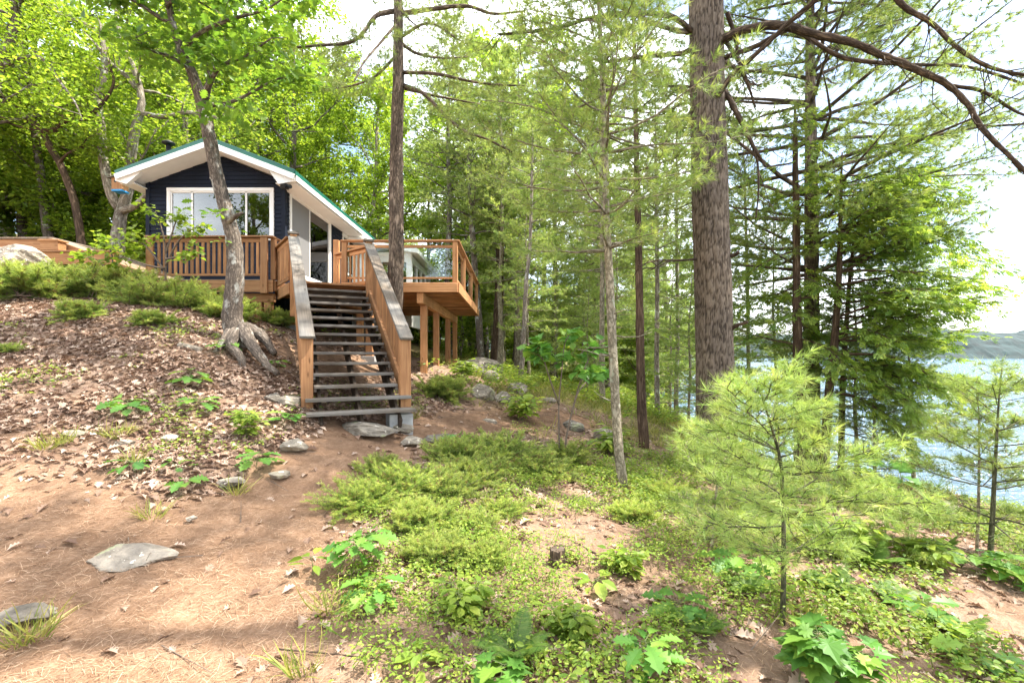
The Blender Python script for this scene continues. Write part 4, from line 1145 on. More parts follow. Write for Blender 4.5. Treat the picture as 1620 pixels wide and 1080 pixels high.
slim('thin grey trunk close to the left edge of the massive pine', [(1069, 670, 15.0, 11), (1070, 610, 15, 9), (1072, 540, 15, 8), (1071, 400, 15, 7)], (5.1, 15, 7.6, .01), 37, .4, 1.8, 'grey_bark', whorl=.55, tmpl=TUFT_M, nsub=9, tsize=.13, skip=.25)
slim('grey trunk in the open forest left of the slender young pine', [(953, 640, 14.0, 13), (952, 540, 14, 11), (953, 400, 14, 9), (950, 250, 14, 7)], (2.55, 14, 7.8, .01), 38, .42, 2.0, 'thin_bark', whorl=.55, tmpl=TUFT_M, nsub=10, tsize=.13, skip=.2)
slim('thin pale trunk between the massive pine and the cedar cluster', [(1186, 680, 13.2, 10), (1184, 560, 13.2, 8), (1182, 430, 13.2, 7)], (6.3, 13.2, 6.5, .01), 39, .35, 1.4, 'thin_bark', whorl=.5, tmpl=TUFT_M, nsub=8, tsize=.12, skip=.3)

# cedar cluster above the lake: dark trunks with long drooping flat sprays
def cedar_limb(wood, leaf, lm, r, t0=.2, nsub=16, sublen=.6, size=.15, r0=.02):
    wood.tube(lm, np.linspace(r0, .004, len(lm)), 5, rng=r)
    t = np.linspace(t0, 1, nsub); P, T = along(lm, t)
    side = nrm(np.cross(T, UP)) * np.where(np.arange(nsub) % 2, 1, -1)[:, None]
    d = nrm(T * .8 + side * .75 + UP * r.uniform(-.35, .1, (nsub, 1))); L = sublen * (1 - .4 * t) * r.uniform(.6, 1.2, nsub)
    wood.sticks(P, P + d * L[:, None], .005, .002)
    m = 7; s = np.linspace(.15, 1, m)[None, :, None]
    Q = P[:, None] + d[:, None] * L[:, None, None] * s - UP * (s ** 2) * L[:, None, None] * .25 + r.normal(size=(nsub, m, 3)) * .05
    sd_ = nrm(np.cross(d, UP))[:, None] * np.where(np.arange(m) % 2, 1, -1)[None, :, None]
    ax = nrm(d[:, None] + sd_ * .55 + r.normal(size=(nsub, m, 3)) * .3 - UP * .25)
    n = nsub * m
    leaf.inst(SPRAY, frames(ax.reshape(-1, 3), nrm(UP + r.normal(size=(n, 3)) * .45), size * r.uniform(.7, 1.3, n)), Q.reshape(-1, 3), np.clip(r.normal(.5, .26, n), 0, 1))

def make_cedar(label, pts, top, seed, z0, specs=(), nl=16, L0=1.6, bark='cedar_bark', bias=(0, 0), group=None):
    b_, t_ = path_px(pts, top, 44); r = np.random.default_rng(seed)
    o = thing('cedar_tree', label, 'tree', b_, group=group); wood, leaf = Geo(), Geo()
    t_[0, 2] -= .3; t_[:, 3] = np.maximum(t_[:, 3], .008)
    wood.tube(t_[:, :3], t_[:, 3], 14, rough=.07, rng=r)
    h = t_[-1, 2]
    for q in range(nl):
        z = h * (z0 + (1 - z0) * (q + r.uniform(0, .5)) / nl); f = z / h
        b = np.array([np.interp(z, t_[:, 2], t_[:, 0]), np.interp(z, t_[:, 2], t_[:, 1]), z])
        az = q * 2.4 + r.uniform(-.5, .5); dv = np.array([math.cos(az) + bias[0], math.sin(az) + bias[1], r.uniform(-.1, .3)])
        L = L0 * (1.15 - .75 * f) * r.uniform(.7, 1.2) * (1 + .35 * max(0, nrm(dv) @ np.array([bias[0], bias[1], 0])))
        cedar_limb(wood, leaf, curve_limb(b, dv, L, r, 6, -.25, .05), r, nsub=max(8, int(13 * L)))
    for pts_ in specs:
        cedar_limb(wood, leaf, smooth_poly(px_poly(pts_), 14) - b_, r, .2, 38, .85, .16, .028)
    wood.build('trunk', M[bark], o, smooth=True, attrs='loc'); leaf.build('crown', M['cedar_leaf'], o)
    return o
make_cedar('leftmost dark cedar trunk of the cluster above the lake', [(1265, 735, 9.6, 19), (1262, 560, 9.6, 16), (1260, 400, 9.6, 13), (1258, 250, 9.6, 9)], (5.62, 9.6, 5.0, .02), 51, .3, (), 22, 1.4, bias=(.2, -.2))
make_cedar('leaning dark cedar with long drooping boughs reaching out over the lake', [(1303, 765, 9.3, 17), (1310, 640, 9.3, 15), (1322, 520, 9.3, 13), (1328, 420, 9.3, 10), (1330, 320, 9.3, 6)], (6.35, 9.3, 3.9, .012), 52, .35,
  ([(1330, 520, 9.2), (1380, 505, 8.9), (1440, 500, 8.6), (1500, 480, 8.4), (1550, 470, 8.2)], [(1325, 560, 9.2), (1400, 562, 8.9), (1450, 580, 8.7), (1490, 610, 8.5), (1530, 625, 8.3)],
   [(1332, 450, 9.2), (1390, 440, 9.0), (1450, 430, 8.9), (1520, 440, 8.7)], [(1330, 400, 9.3), (1400, 370, 9.2), (1470, 370, 9.1), (1530, 390, 9.0)],
   [(1320, 600, 9.2), (1370, 600, 8.8), (1420, 620, 8.5), (1450, 650, 8.3)], [(1331, 480, 9.4), (1400, 470, 9.9), (1470, 455, 10.2), (1560, 450, 10.5)], [(1331, 360, 9.4), (1400, 320, 9.6), (1450, 310, 9.8), (1500, 330, 10)],
   [(1331, 380, 9.2), (1365, 345, 8.8), (1400, 330, 8.5), (1440, 350, 8.3)], [(1328, 540, 9.3), (1390, 535, 9.3), (1460, 535, 9.2), (1530, 520, 9.0)], [(1331, 430, 9.4), (1400, 400, 9.7), (1480, 395, 9.9), (1570, 420, 10.0)], [(1331, 340, 9.3), (1390, 300, 9.2), (1440, 290, 9.0), (1490, 310, 8.9)], [(1330, 500, 9.1), (1390, 480, 8.6), (1450, 470, 8.2), (1510, 480, 7.9)], [(1330, 580, 9.4), (1400, 575, 9.6), (1470, 590, 9.7), (1540, 600, 9.7)], [(1322, 620, 9.2), (1360, 630, 8.9), (1400, 655, 8.7), (1430, 690, 8.6)], [(1331, 370, 9.5), (1370, 320, 9.9), (1410, 280, 10.2), (1440, 270, 10.4)]), 24, 1.9, bias=(.9, -.2))
make_cedar('thin cedar stem leaning right at the back of the cluster above the lake', [(1330, 740, 9.9, 11), (1333, 620, 9.9, 10), (1340, 500, 9.9, 8), (1352, 380, 9.9, 5)], (7.3, 9.9, 3.2, .01), 53, .35, (), 24, 1.8, bias=(.8, 0))
slim('thick mottled pine trunk standing behind the leaning cedars above the lake', [(1286, 780, 10.6, 30), (1284, 620, 10.6, 27), (1284, 450, 10.6, 25), (1283, 280, 10.6, 21), (1282, 130, 10.6, 17), (1282, -20, 10.6, 13)], (6.6, 10.6, 12, .03), 54, .30, 5.3, 'pine_bark', 60, wk=1, whorl=.55, per=6, nsub=24, sublen=1.3, tsp=.09, tsize=.14, tmpl=TUFT_M, skip=.12, seg=18, lift=.12)

# small pines near the camera and the shore
slim('feathery young pine sapling standing in the foreground at right', [(1238, 995, 2.95, 15), (1240, 880, 2.95, 13), (1239, 800, 2.95, 12), (1235, 730, 2.93, 9), (1222, 680, 2.92, 7), (1203, 620, 2.9, 4)], (1.46, 2.9, -.14, .003), 61, .27, .66, 'sapling_bark', 40, wk=.62, whorl=.185, per=5, nsub=10, sublen=.32, tsp=.058, tsize=.095, tmpl=tuft(22, .028, 8), ndl='young_needle', dead=False, seg=12, skip=.08, lift=.2, rough=.03, name='pine_sapling')
slim('dark stemmed young pine near the right edge by the lake', [(1565, 905, 4.5, 14), (1570, 820, 4.5, 12), (1574, 740, 4.5, 9), (1578, 670, 4.5, 6), (1582, 610, 4.5, 3)], (4.56, 4.5, -.12, .003), 62, .25, .78, 'sapling_bark', 36, whorl=.24, per=5, nsub=7, sublen=.34, tsp=.065, tsize=.095, tmpl=tuft(18, .034, 9), ndl='young_needle', dead=False, skip=.25, name='pine_sapling')
slim('small pine on the bank standing against the lake water', [(1384, 770, 9.3, 8), (1384, 700, 9.3, 7), (1383, 640, 9.3, 5), (1382, 590, 9.3, 3)], (6.95, 9.3, -.1, .004), 63, .12, 1.15, 'thin_bark', 36, whorl=.26, per=5, nsub=10, sublen=.5, tsp=.075, tsize=.10, tmpl=TUFT_N, dead=False, name='pine_sapling')
slim('thin twin stemmed young pine left of the dark stemmed one by the lake', [(1545, 870, 5.0, 8), (1548, 800, 5.0, 7), (1549, 720, 5.0, 5), (1548, 650, 5, 3)], (4.8, 5.0, -.35, .003), 64, .3, .6, 'thin_bark', 36, whorl=.24, per=4, nsub=8, sublen=.32, tsp=.06, tsize=.085, tmpl=TUFT_N, ndl='young_needle', dead=False, name='pine_sapling', skip=.2)
slim('low bushy pine sapling left of the feathery foreground one', [(1126, 862, 4.1, 6), (1132, 790, 4.1, 5), (1140, 720, 4.1, 4)], (1.76, 4.1, -.62, .003), 65, .25, .5, 'thin_bark', 30, whorl=.17, per=5, nsub=8, sublen=.28, tsp=.05, tsize=.085, tmpl=TUFT_N, ndl='young_needle', dead=False, name='pine_sapling')
slim('small soft pine sapling behind the feathery foreground one', [(1170, 850, 4.6, 6), (1180, 780, 4.6, 5), (1195, 730, 4.6, 4)], (2.35, 4.6, -.8, .003), 66, .25, .55, 'thin_bark', 30, whorl=.2, per=5, nsub=8, sublen=.3, tsp=.055, tsize=.085, tmpl=TUFT_N, ndl='young_needle', dead=False, name='pine_sapling')
slim('tiny pine seedling on the bank right of the foreground sapling', [(1400, 850, 4.6, 5), (1402, 800, 4.6, 4)], (3.58, 4.6, -1.25, .003), 67, .15, .45, 'thin_bark', 24, whorl=.15, per=5, nsub=7, sublen=.24, tsp=.05, tsize=.085, tmpl=TUFT_N, ndl='young_needle', dead=False, name='pine_sapling')

# the leaning oak left of the stairs
base, tp = path_px([(378, 540, 7.5, 50), (368, 500, 7.5, 37), (372, 440, 7.5, 33), (371, 390, 7.5, 29), (361, 345, 7.45, 26), (346, 290, 7.4, 25), (333, 225, 7.35, 25), (322, 175, 7.3, 24), (306, 120, 7.25, 20), (288, 85, 7.2, 17), (274, 40, 7.1, 14), (262, -20, 7.0, 12), (250, -110, 6.9, 9)], (-4.75, 6.9, 6.5, .02), 90); tp[:, 3] *= .9
oak = thing('oak_tree', 'leaning oak with grey lichened bark and spreading roots in front of the porch', 'tree', base)
wood, leaf = Geo(), Geo(); r = np.random.default_rng(71)
tp[0, 2] -= .25
wood.tube(tp[:, :3], tp[:, 3], 28, rough=.05, rng=r)
for pts, w0, w1 in (([(385, 520, 7.4), (400, 545, 7.1), (425, 575, 6.9), (440, 585, 6.8)], 34, 10), ([(375, 525, 7.3), (365, 545, 7.1), (380, 560, 6.9), (388, 592, 6.8)], 30, 9), ([(365, 525, 7.4), (345, 548, 7.1), (335, 556, 7.0)], 26, 8), ([(390, 520, 7.5), (415, 530, 7.4), (435, 555, 7.3)], 34, 12)):
    P = smooth_poly(px_poly(pts), 14); P[:, 2] = np.maximum(P[:, 2], H(P[:, 0], P[:, 1])) - np.linspace(.0, .05, 14) ; wood.tube(P - base, np.linspace(w0 * .72, w1 * .8, 14) * 7 / FPX / 2, 10, rough=.08, rng=r)
b_ = Geo()
for pts in ([(361, 350, 7.3), (376, 340, 7.1), (383, 337, 7.0)],): wood.tube(px_poly(pts) - base, [.05, .03, .02], 8, rng=r)
def oak_limb(pts, w0, w1, t0=.2, nsub=9, sublen=.6, nleaf=26):
    P = smooth_poly(px_poly(pts), len(pts) * 4) - base
    leafy_limb(wood, leaf, P, w0 * 7.3 / FPX / 2, w1 * 7.3 / FPX / 2, r, t0, nsub, sublen, nleaf, .135, OAK, .8, spread=.13)
oak_limb([(325, 160, 7.3), (333, 130, 7.1), (350, 105, 6.9), (390, 88, 6.7), (430, 60, 6.5)], 9, 2)
oak_limb([(332, 168, 7.3), (370, 160, 7.4), (410, 140, 7.5), (440, 125, 7.6), (480, 118, 7.7)], 6, 2)
oak_limb([(318, 150, 7.3), (330, 125, 7.4), (327, 90, 7.5), (335, 60, 7.6), (360, 30, 7.7)], 6, 2)
oak_limb([(300, 110, 7.2), (270, 90, 7.0), (240, 80, 6.8), (215, 60, 6.6)], 6, 2)
oak_limb([(285, 80, 7.2), (320, 50, 7.0), (370, 30, 6.8), (420, 15, 6.6), (460, -10, 6.5)], 8, 2)
oak_limb([(275, 40, 7.1), (240, 20, 7.0), (200, -5, 6.9), (150, -20, 6.8)], 8, 2)
oak_limb([(268, 0, 7.1), (310, -30, 7.3), (370, -50, 7.5), (440, -60, 7.6)], 8, 2)
oak_limb([(265, 10, 7.0), (290, -20, 6.5), (310, -40, 6.1)], 7, 2)
oak_limb([(325, 165, 7.3), (350, 165, 6.9), (380, 175, 6.6)], 4, 2, .3, 5, .35, 18)
leafy_limb(wood, leaf, smooth_poly(px_poly([(352, 335, 7.4), (345, 338, 7.2), (336, 338, 7.1)]), 5) - base, .006, .003, r, .5, 3, .14, 6, .13, OAK)
leafy_limb(wood, leaf, smooth_poly(px_poly([(361, 385, 7.3), (357, 378, 7.2)]), 5) - base, .005, .003, r, .6, 2, .06, 3, .09, OAK)
for q in range(14):
    z = r.uniform(5.4, 6.6) ; az = q * 2.4
    lm = curve_limb(np.array([np.interp(z - base[2], tp[:, 2], tp[:, 0]), np.interp(z - base[2], tp[:, 2], tp[:, 1]), z - base[2]]), (math.cos(az), math.sin(az), .4), r.uniform(1.0, 2.2), r, 5, .2)
    leafy_limb(wood, leaf, lm, .02, .006, r, .3, 8, .6, 24, .135, OAK, .8)
wood.build('trunk', M['oak_bark'], oak, smooth=True, attrs='loc'); leaf.build('crown', M['oak_leaf'], oak)

# trees at the left beyond the walkway
def left_tree(label, d, pts, h_top, limbs_, seed, bark, auto=8, cr=2.6, z_auto=(4.8, 9), lsize=.115, nl=30):
    global r
    b_, t_ = path_px([(a, b, d, w * .85) for a, b, w in pts], h_top, 50); r = np.random.default_rng(seed)
    o = thing('maple_tree', label, 'tree', b_); wood, leaf = Geo(), Geo(); t_[0, 2] -= .3; t_[:, 3] = np.maximum(t_[:, 3], .01)
    wood.tube(t_[:, :3], t_[:, 3], 16, rough=.06, rng=r)
    for pts_, w0, w1, lf in limbs_:
        P = smooth_poly(px_poly(pts_), len(pts_) * 4) - b_
        leafy_limb(wood, leaf, P, w0 * d / FPX / 2, w1 * d / FPX / 2, r, .35, 9 if lf else 0, .9, nl, lsize, KITE, seg=8, spread=.2) if lf else wood.tube(P, np.linspace(w0, w1, len(P)) * d / FPX / 2, 10, rough=.06, rng=r)
    for q in range(auto):
        z = r.uniform(*z_auto) - b_[2]; az = q * 2.4 + r.uniform(-.4, .4)
        p = np.array([np.interp(z, t_[:, 2], t_[:, 0]), np.interp(z, t_[:, 2], t_[:, 1]), z])
        lm = curve_limb(p, (math.cos(az), math.sin(az), .35), cr * r.uniform(.6, 1.1), r, 6, .1)
        leafy_limb(wood, leaf, lm, .04, .01, r, .25, 9, .9, nl, lsize, KITE, spread=.2)
        for m in range(2):
            Pm, Tm = along(lm, np.array([.35 + .3 * m])); leafy_limb(wood, leaf, curve_limb(Pm[0], Tm[0] + r.normal(size=3) * [.9, .9, .3], cr * .5, r, 4, .1), .02, .006, r, .2, 8, .8, nl, lsize, KITE, seg=4, spread=.2)
    wood.build('trunk', M[bark], o, smooth=True, attrs='loc'); leaf.build('crown', M['maple_leaf'], o)
    return o
left_tree('dark mottled trunk leaning left behind the wooden walkway', 14.5, [(86, 440, 26), (76, 370, 22), (66, 290, 20), (56, 215, 18), (40, 120, 14), (25, 20, 11)], (-15.5, 14.5, 11.5, .03),
          [([(50, 180, 14.5), (20, 90, 14.2), (35, 30, 14)], 11, 4, 1)], 81, 'oak_bark', 6)
left_tree('curving brown trunk with crooked spreading limbs behind the wooden walkway', 13.5, [(134, 440, 20), (128, 380, 18), (118, 320, 17), (98, 265, 16), (76, 228, 16), (64, 205, 15), (30, 175, 13), (-15, 145, 11), (-70, 90, 8)], (-17.5, 13.5, 10.5, .03),
          [([(66, 208, 13.5), (88, 205, 13.3), (105, 190, 13.1), (135, 188, 12.9), (165, 160, 12.7), (180, 130, 12.5), (172, 100, 12.3)], 9, 3, 1), ([(100, 192, 13.2), (88, 165, 13.4), (60, 140, 13.5), (20, 118, 13.6)], 6, 2, 1)], 82, 'cedar_bark', 5)
left_tree('forked grey maple beside the cottage with a bird house hung in its fork', 13.8, [(186, 440, 34), (186, 380, 30), (192, 335, 25), (205, 295, 22), (207, 250, 22), (214, 205, 20), (224, 160, 15), (212, 110, 12), (190, 60, 9)], (-11.5, 13.8, 12, .03),
          [([(190, 332, 13.8), (178, 312, 13.7), (170, 285, 13.6), (162, 240, 13.6), (160, 200, 13.6), (155, 150, 13.6), (165, 115, 13.6), (160, 40, 13.6)], 15, 7, 1), ([(195, 333, 13.7), (215, 325, 13.4), (232, 308, 13.2), (250, 290, 13.0)], 12, 5, 0), ([(224, 180, 13.8), (260, 185, 13.6), (300, 178, 13.4), (350, 188, 13.2)], 9, 4, 1), ([(217, 140, 13.8), (200, 120, 13.9), (180, 105, 14), (150, 70, 14)], 9, 4, 1)], 83, 'grey_bark', 7, 2.8)
left_tree('dark forking trunk at the left edge of the picture above the boulder', 12.5, [(-60, 470, 30), (-45, 330, 26), (-20, 200, 22), (0, 110, 18), (12, 60, 13), (22, 0, 10)], (-12.9, 12.5, 11, .03),
          [([(0, 110, 12.5), (18, 60, 12.3), (28, 20, 12.2), (25, -40, 12)], 14, 6, 1), ([(2, 105, 12.5), (60, 90, 12.2), (95, 130, 12), (120, 165, 11.8), (130, 190, 11.6)], 7, 2, 1)], 84, 'oak_bark', 6)
bh = thing('bird_house', 'small wooden bird house with a blue base on the forked maple', 'bird house', W(190, 296, 13.15)); BO = np.array(bh.location)
g = Geo(); c = BO; g.box(c + (-.14, -.12, -.10), c + (.14, .12, .22), ch=.006); g.build('box', M['newcedar'], bh, attrs='loc', shift=BO)
g = Geo(); g.board(c + (-.22, -.02, .20), c + (.20, -.02, .30), .34, .025); g.build('lid', M['tread'], bh, attrs='loc', shift=BO)
g = Geo(); g.box(c + (-.13, -.135, -.15), c + (.15, .12, -.102), ch=.004); g.build('base', M['blue_paint'], bh, attrs=False, shift=BO)
g = Geo(); g.tube([c + (-.03, -.121, .12), c + (-.03, -.127, .12)], [.035, .035], 12); g.build('entrance_hole', M['dark_metal'], bh, attrs=False, shift=BO)

# ------------------------------------------------------------------ the forest behind: a few kinds, copied tree by tree
protos_b = [make_broadleaf('', 13, .17, 101, .28, 3.4, 12, .17, 22, 7), make_broadleaf('', 15, .2, 102, .35, 3.8, 13, .17, 22, 7, bark='oak_bark'), make_broadleaf('', 9, .10, 103, .18, 2.6, 10, .16, 22, 7, bark='oak_bark', leafm='cover_leaf')]
protos_p = [make_pine('', 14, .15, 111, .38, 2.5, .8, 5, 11, .95, .15, .19, TUFT_F, 'oak_bark'), make_pine('', 11, .10, 112, .3, 2.0, .7, 5, 10, .85, .14, .18, TUFT_F, 'thin_bark'), make_pine('', 5.5, .05, 113, .12, 1.4, .45, 5, 9, .6, .13, .17, TUFT_F, 'thin_bark')]
protos_u = [make_broadleaf('', 4.2, .05, 121, .06, 2.0, 12, .16, 24, 7, bark='oak_bark', leafm='cover_leaf', name='understorey_tree'), make_broadleaf('', 3.0, .035, 122, .04, 1.7, 11, .14, 24, 7, bark='oak_bark', leafm='maple_leaf', name='understorey_tree')]
protos_y = [make_pine('', 7.5, .06, 131, .1, 1.7, .42, 5, 11, .6, .09, .135, TUFT_M, 'thin_bark', 'young_needle', dead=False), make_pine('', 9.5, .075, 132, .25, 2.0, .46, 5, 11, .7, .09, .14, TUFT_M, 'thin_bark', 'young_needle')]
used = set()
GRP = 'forest trees standing behind the cottage and the slope'
LB = ['leafy green broadleaf tree in the forest behind the cottage', 'tall broadleaf tree with a dark trunk in the forest behind the cottage', 'low bright green broadleaf tree in the forest understorey']
LP = ['tall conifer with dark bare lower trunk in the far forest', 'slim conifer with pale bare lower trunk in the far forest', 'small bushy conifer in the far forest understorey']
def plant(protos, k, x, y, labels, sc, rz):
    p = protos[k]; key = (id(protos), k); z = H1(x, y)
    if key not in used:
        used.add(key); p.location = (x, y, z - .05); p.rotation_euler = (0, 0, rz); p.scale = (sc,) * 3; p['label'] = labels[k]; p['group'] = GRP
    else: dup(p, (x, y, z - .05), rz, sc, labels[k], GRP)
rf_ = np.random.default_rng(5)
spots = []
def try_spot(x, y, dmin):
    if all((x - a) ** 2 + (y - b) ** 2 > dmin ** 2 for a, b in spots): spots.append((x, y)); return True
    return False
for x, y, k, s in [(-13, 19, 0, 1.0), (-17, 17, 2, 1.1), (-9.5, 21.5, 1, .95), (-6.5, 23, 0, .9), (-20, 20, 1, 1), (-14, 24, 1, 1.05), (-11.5, 16.5, 2, 1.0), (-19, 14.5, 2, 1.1), (-4.2, 25, 0, .85), (-8, 28, 1, 1), (-13, 30, 0, 1.1), (-2.5, 22.5, 2, 1.0), (-25, 24, 0, 1.1), (-15.5, 12.8, 2, .75), (-.5, 27, 0, .8), (-20, 30, 1, 1.1), (-3.6, 32, 1, .95), (3.5, 27, 2, 1.0)]:
    spots.append((x, y)); plant(protos_b, k, x, y, LB, s, rf_.uniform(0, 6.3))
LU = ['low bright leafy tree filling the forest understorey', 'small leafy tree filling the forest understorey']
LY = ['feathery pale green young pine in the forest beyond the slope', 'taller feathery young pine with a bare lower trunk in the forest beyond the slope']
for x, y, k, s in [(-17.5, 15.2, 0, 1.2), (-14, 15.5, 1, 1.1), (-15.8, 17.5, 0, 1.2), (-12.3, 15.2, 1, .9), (-20, 17, 0, 1.3), (-13, 17.5, 0, 1.1), (-10.6, 17.8, 1, 1), (-22, 20, 0, 1.4), (-18.5, 19, 1, 1.4), (-11, 20, 0, 1.1), (-24, 18, 1, 1.4), (-16, 20.5, 0, 1.2), (-19.5, 13.2, 1, 1.1), (-23, 15, 0, 1.2),
                   (-3.2, 20.5, 1, .9), (-1.8, 24, 0, .9), (1.0, 24.5, 1, .8), (3.4, 22, 1, .8), (5.6, 20.5, 0, .8), (2.2, 30, 0, 1), (-.5, 33, 0, 1.1), (5, 28, 0, 1), (7.5, 30, 1, 1.1), (-3, 36, 0, 1.2), (3, 38, 0, 1.2), (9, 36, 0, 1.2), (12, 40, 0, 1.3), (7, 42, 0, 1.3), (0, 42, 0, 1.3), (15, 45, 0, 1.4), (-5, 44, 0, 1.3), (20, 52, 0, 1.6), (12, 52, 0, 1.5), (4, 50, 0, 1.5), (-6, 52, 1, 1.6)]:
    spots.append((x, y)); plant(protos_u, k, x, y, LU, s, rf_.uniform(0, 6.3))
for x, y, k, s in [(5.4, 16.5, 0, .85), (3.7, 17.5, 1, .85), (1.6, 18.2, 0, .8), (-.4, 21.5, 1, .9), (2.9, 20.2, 1, .95), (5.8, 22.5, 0, 1), (.6, 16.6, 1, .78), (7.2, 25.5, 1, 1.05), (4.4, 25, 0, 1.1), (1.3, 26.5, 1, 1.1), (-1.2, 30, 1, 1.1), (8.5, 31, 0, 1.2), (5.8, 33, 1, 1.2), (10.5, 34, 0, 1.2), (12.8, 33, 0, 1.0), (5.2, 19.5, 1, .9), (2.4, 15.3, 0, .55), (5.5, 12.3, 0, .8), (6.6, 12.0, 1, .72), (7.2, 10.1, 0, .72), (7.9, 9.5, 1, .50), (6.1, 10.4, 0, .55), (4.9, 13.4, 0, .7), (14, 38, 1, 1.2), (17, 42, 0, 1.2), (6.2, 14.6, 0, .6)]:
    spots.append((x, y)); plant(protos_y, k, x, y, LY, s, rf_.uniform(0, 6.3))
for x, y, k, s in [(-2.6, 20.2, 0, 1.1), (.2, 19.6, 1, 1.3), (3.3, 18.8, 1, 1.2), (-1.4, 25.6, 0, 1.2), (2.0, 23.2, 0, 1.15), (4.6, 23.6, 0, 1.1), (-3.4, 27.5, 0, 1.2), (6.6, 20.6, 1, 1.2), (1.8, 28.6, 0, 1.3)]:
    spots.append((x, y)); plant(protos_p, k, x, y, LP, s, rf_.uniform(0, 6.3))
for x, y, k, s in [(-16, -9, 0, .9), (-11, -12, 1, 1), (-6.5, -10, 0, 1), (-3, -13, 1, 1.1), (-20, -13, 1, 1.1)]:
    spots.append((x, y)); plant(protos_b, k, x, y, ['leafy green broadleaf tree in the forest behind the camera', 'tall dark trunked broadleaf tree in the forest behind the camera'], s, rf_.uniform(0, 6.3))
dapple_tree = make_broadleaf('unseen tall open maple off to the right, dappling the path', 21, .17, 141, .58, 2.9, 7, .15, 8, 5, bark='grey_bark', sec=3)  # unseen maples put in to throw dappled shade on path and slope
dapple_tree.location = (4.9, 2.6, H1(4.9, 2.6))
dup(dapple_tree, (3.4, .6, H1(3.4, .6)), 4.0, 1.0, 'unseen tall open maple off to the right, dappling the path, nearest the camera')
dup(dapple_tree, (6.5, 5.3, H1(6.5, 5.3)), 2.0, 1.2, 'unseen very tall open maple dappling the left slope, by the dark stemmed young pine')
dup(dapple_tree, (8.1, 6.8, H1(8.1, 6.8)), 1.0, 1.15, 'unseen very tall open maple dappling the left slope, closest to the water')
n_ = 0
while n_ < 70:
    y = 17.5 + 45 * rf_.uniform() ** 1.5; x = rf_.uniform(-.95, .62) * y
    if x > 3.0 + .12 * y and y < 24 and not (x < 6 and y > 17): continue
    if x > .46 * y: continue
    if H1(x, y) < -2.5 or (x < -1.0 and y < 21.5): continue
    if not try_spot(x, y, 1.15 if x > -4 else 2.2): continue
    n_ += 1
    if x > -.22 * y and rf_.uniform() < .8: plant(protos_p, int(rf_.choice([0, 1, 1, 1, 2])), x, y, LP, rf_.uniform(.75, 1.15), rf_.uniform(0, 6.3))
    else: plant(protos_b, int(rf_.integers(0, 3)), x, y, LB, rf_.uniform(.8, 1.15), rf_.uniform(0, 6.3))
for k_, (pr, lab) in enumerate(((protos_b, LB), (protos_p, LP))):
    for q in range(3):
        if (id(pr), q) not in used: plant(pr, q, -12 + q * 3, 34, lab, 1, 0)

# ------------------------------------------------------------------ rocks
def ico(sub):
    t = (1 + 5 ** .5) / 2
    V = [(-1, t, 0), (1, t, 0), (-1, -t, 0), (1, -t, 0), (0, -1, t), (0, 1, t), (0, -1, -t), (0, 1, -t), (t, 0, -1), (t, 0, 1), (-t, 0, -1), (-t, 0, 1)]
    F = [(0, 11, 5), (0, 5, 1), (0, 1, 7), (0, 7, 10), (0, 10, 11), (1, 5, 9), (5, 11, 4), (11, 10, 2), (10, 7, 6), (7, 1, 8), (3, 9, 4), (3, 4, 2), (3, 2, 6), (3, 6, 8), (3, 8, 9), (4, 9, 5), (2, 4, 11), (6, 2, 10), (8, 6, 7), (9, 8, 1)]
    V = [nrm(np.array(v, float)) for v in V]
    for _ in range(sub):
        c, G2 = {}, []
        def mid(a, b):
            k = (min(a, b), max(a, b))
            if k not in c: c[k] = len(V); V.append(nrm(V[a] + V[b]))
            return c[k]
        for a, b, d in F:
            x, y, z = mid(a, b), mid(b, d), mid(d, a); G2 += [(a, x, z), (b, y, x), (d, z, y), (x, y, z)]
        F = G2
    return np.array(V), np.array(F)
ICO = ico(4)
def make_rock(label, px, py, wpx, hr, seed, dr=.8, sink=.42, rz=None, d=None, name='rock'):
    p = G(px, py) if d is None else W(px, py, d); p[2] = H1(p[0], p[1])
    r = np.random.default_rng(seed); w = wpx * p[1] / FPX
    n = nrm(r.normal(size=(15, 3))); dd = r.uniform(.62, .95, 15)
    den = ICO[0] @ n.T
    rad = np.min(np.where(den > .05, dd / np.maximum(den, .05), 9), 1); rad = np.minimum(rad, 1.05)
    V = ICO[0] * rad[:, None]
    V *= (1 + .09 * (fbm(V[:, 0] * 4 + seed, V[:, 1] * 4 + V[:, 2] * 5, 7, 5) - .5) * 2)[:, None]
    V = V * [w / 2 * 1.12, w / 2 * dr * 1.1, w / 2 * hr]
    a = r.uniform(-.3, .3) if rz is None else rz
    V = V @ np.array([[math.cos(a), math.sin(a), 0], [-math.sin(a), math.cos(a), 0], [0, 0, 1]])
    g = Geo(); g.add(V, [ICO[1]])
    o = g.build(name, M['pale_rock' if ('pale' in label or 'white' in label) else 'rock'], attrs=False); o.location = (p[0], p[1] + w * dr * .3, H1(p[0], p[1] + w * dr * .3) + w / 2 * hr * (1 - 2 * sink))
    return tag(o, label, 'rock')
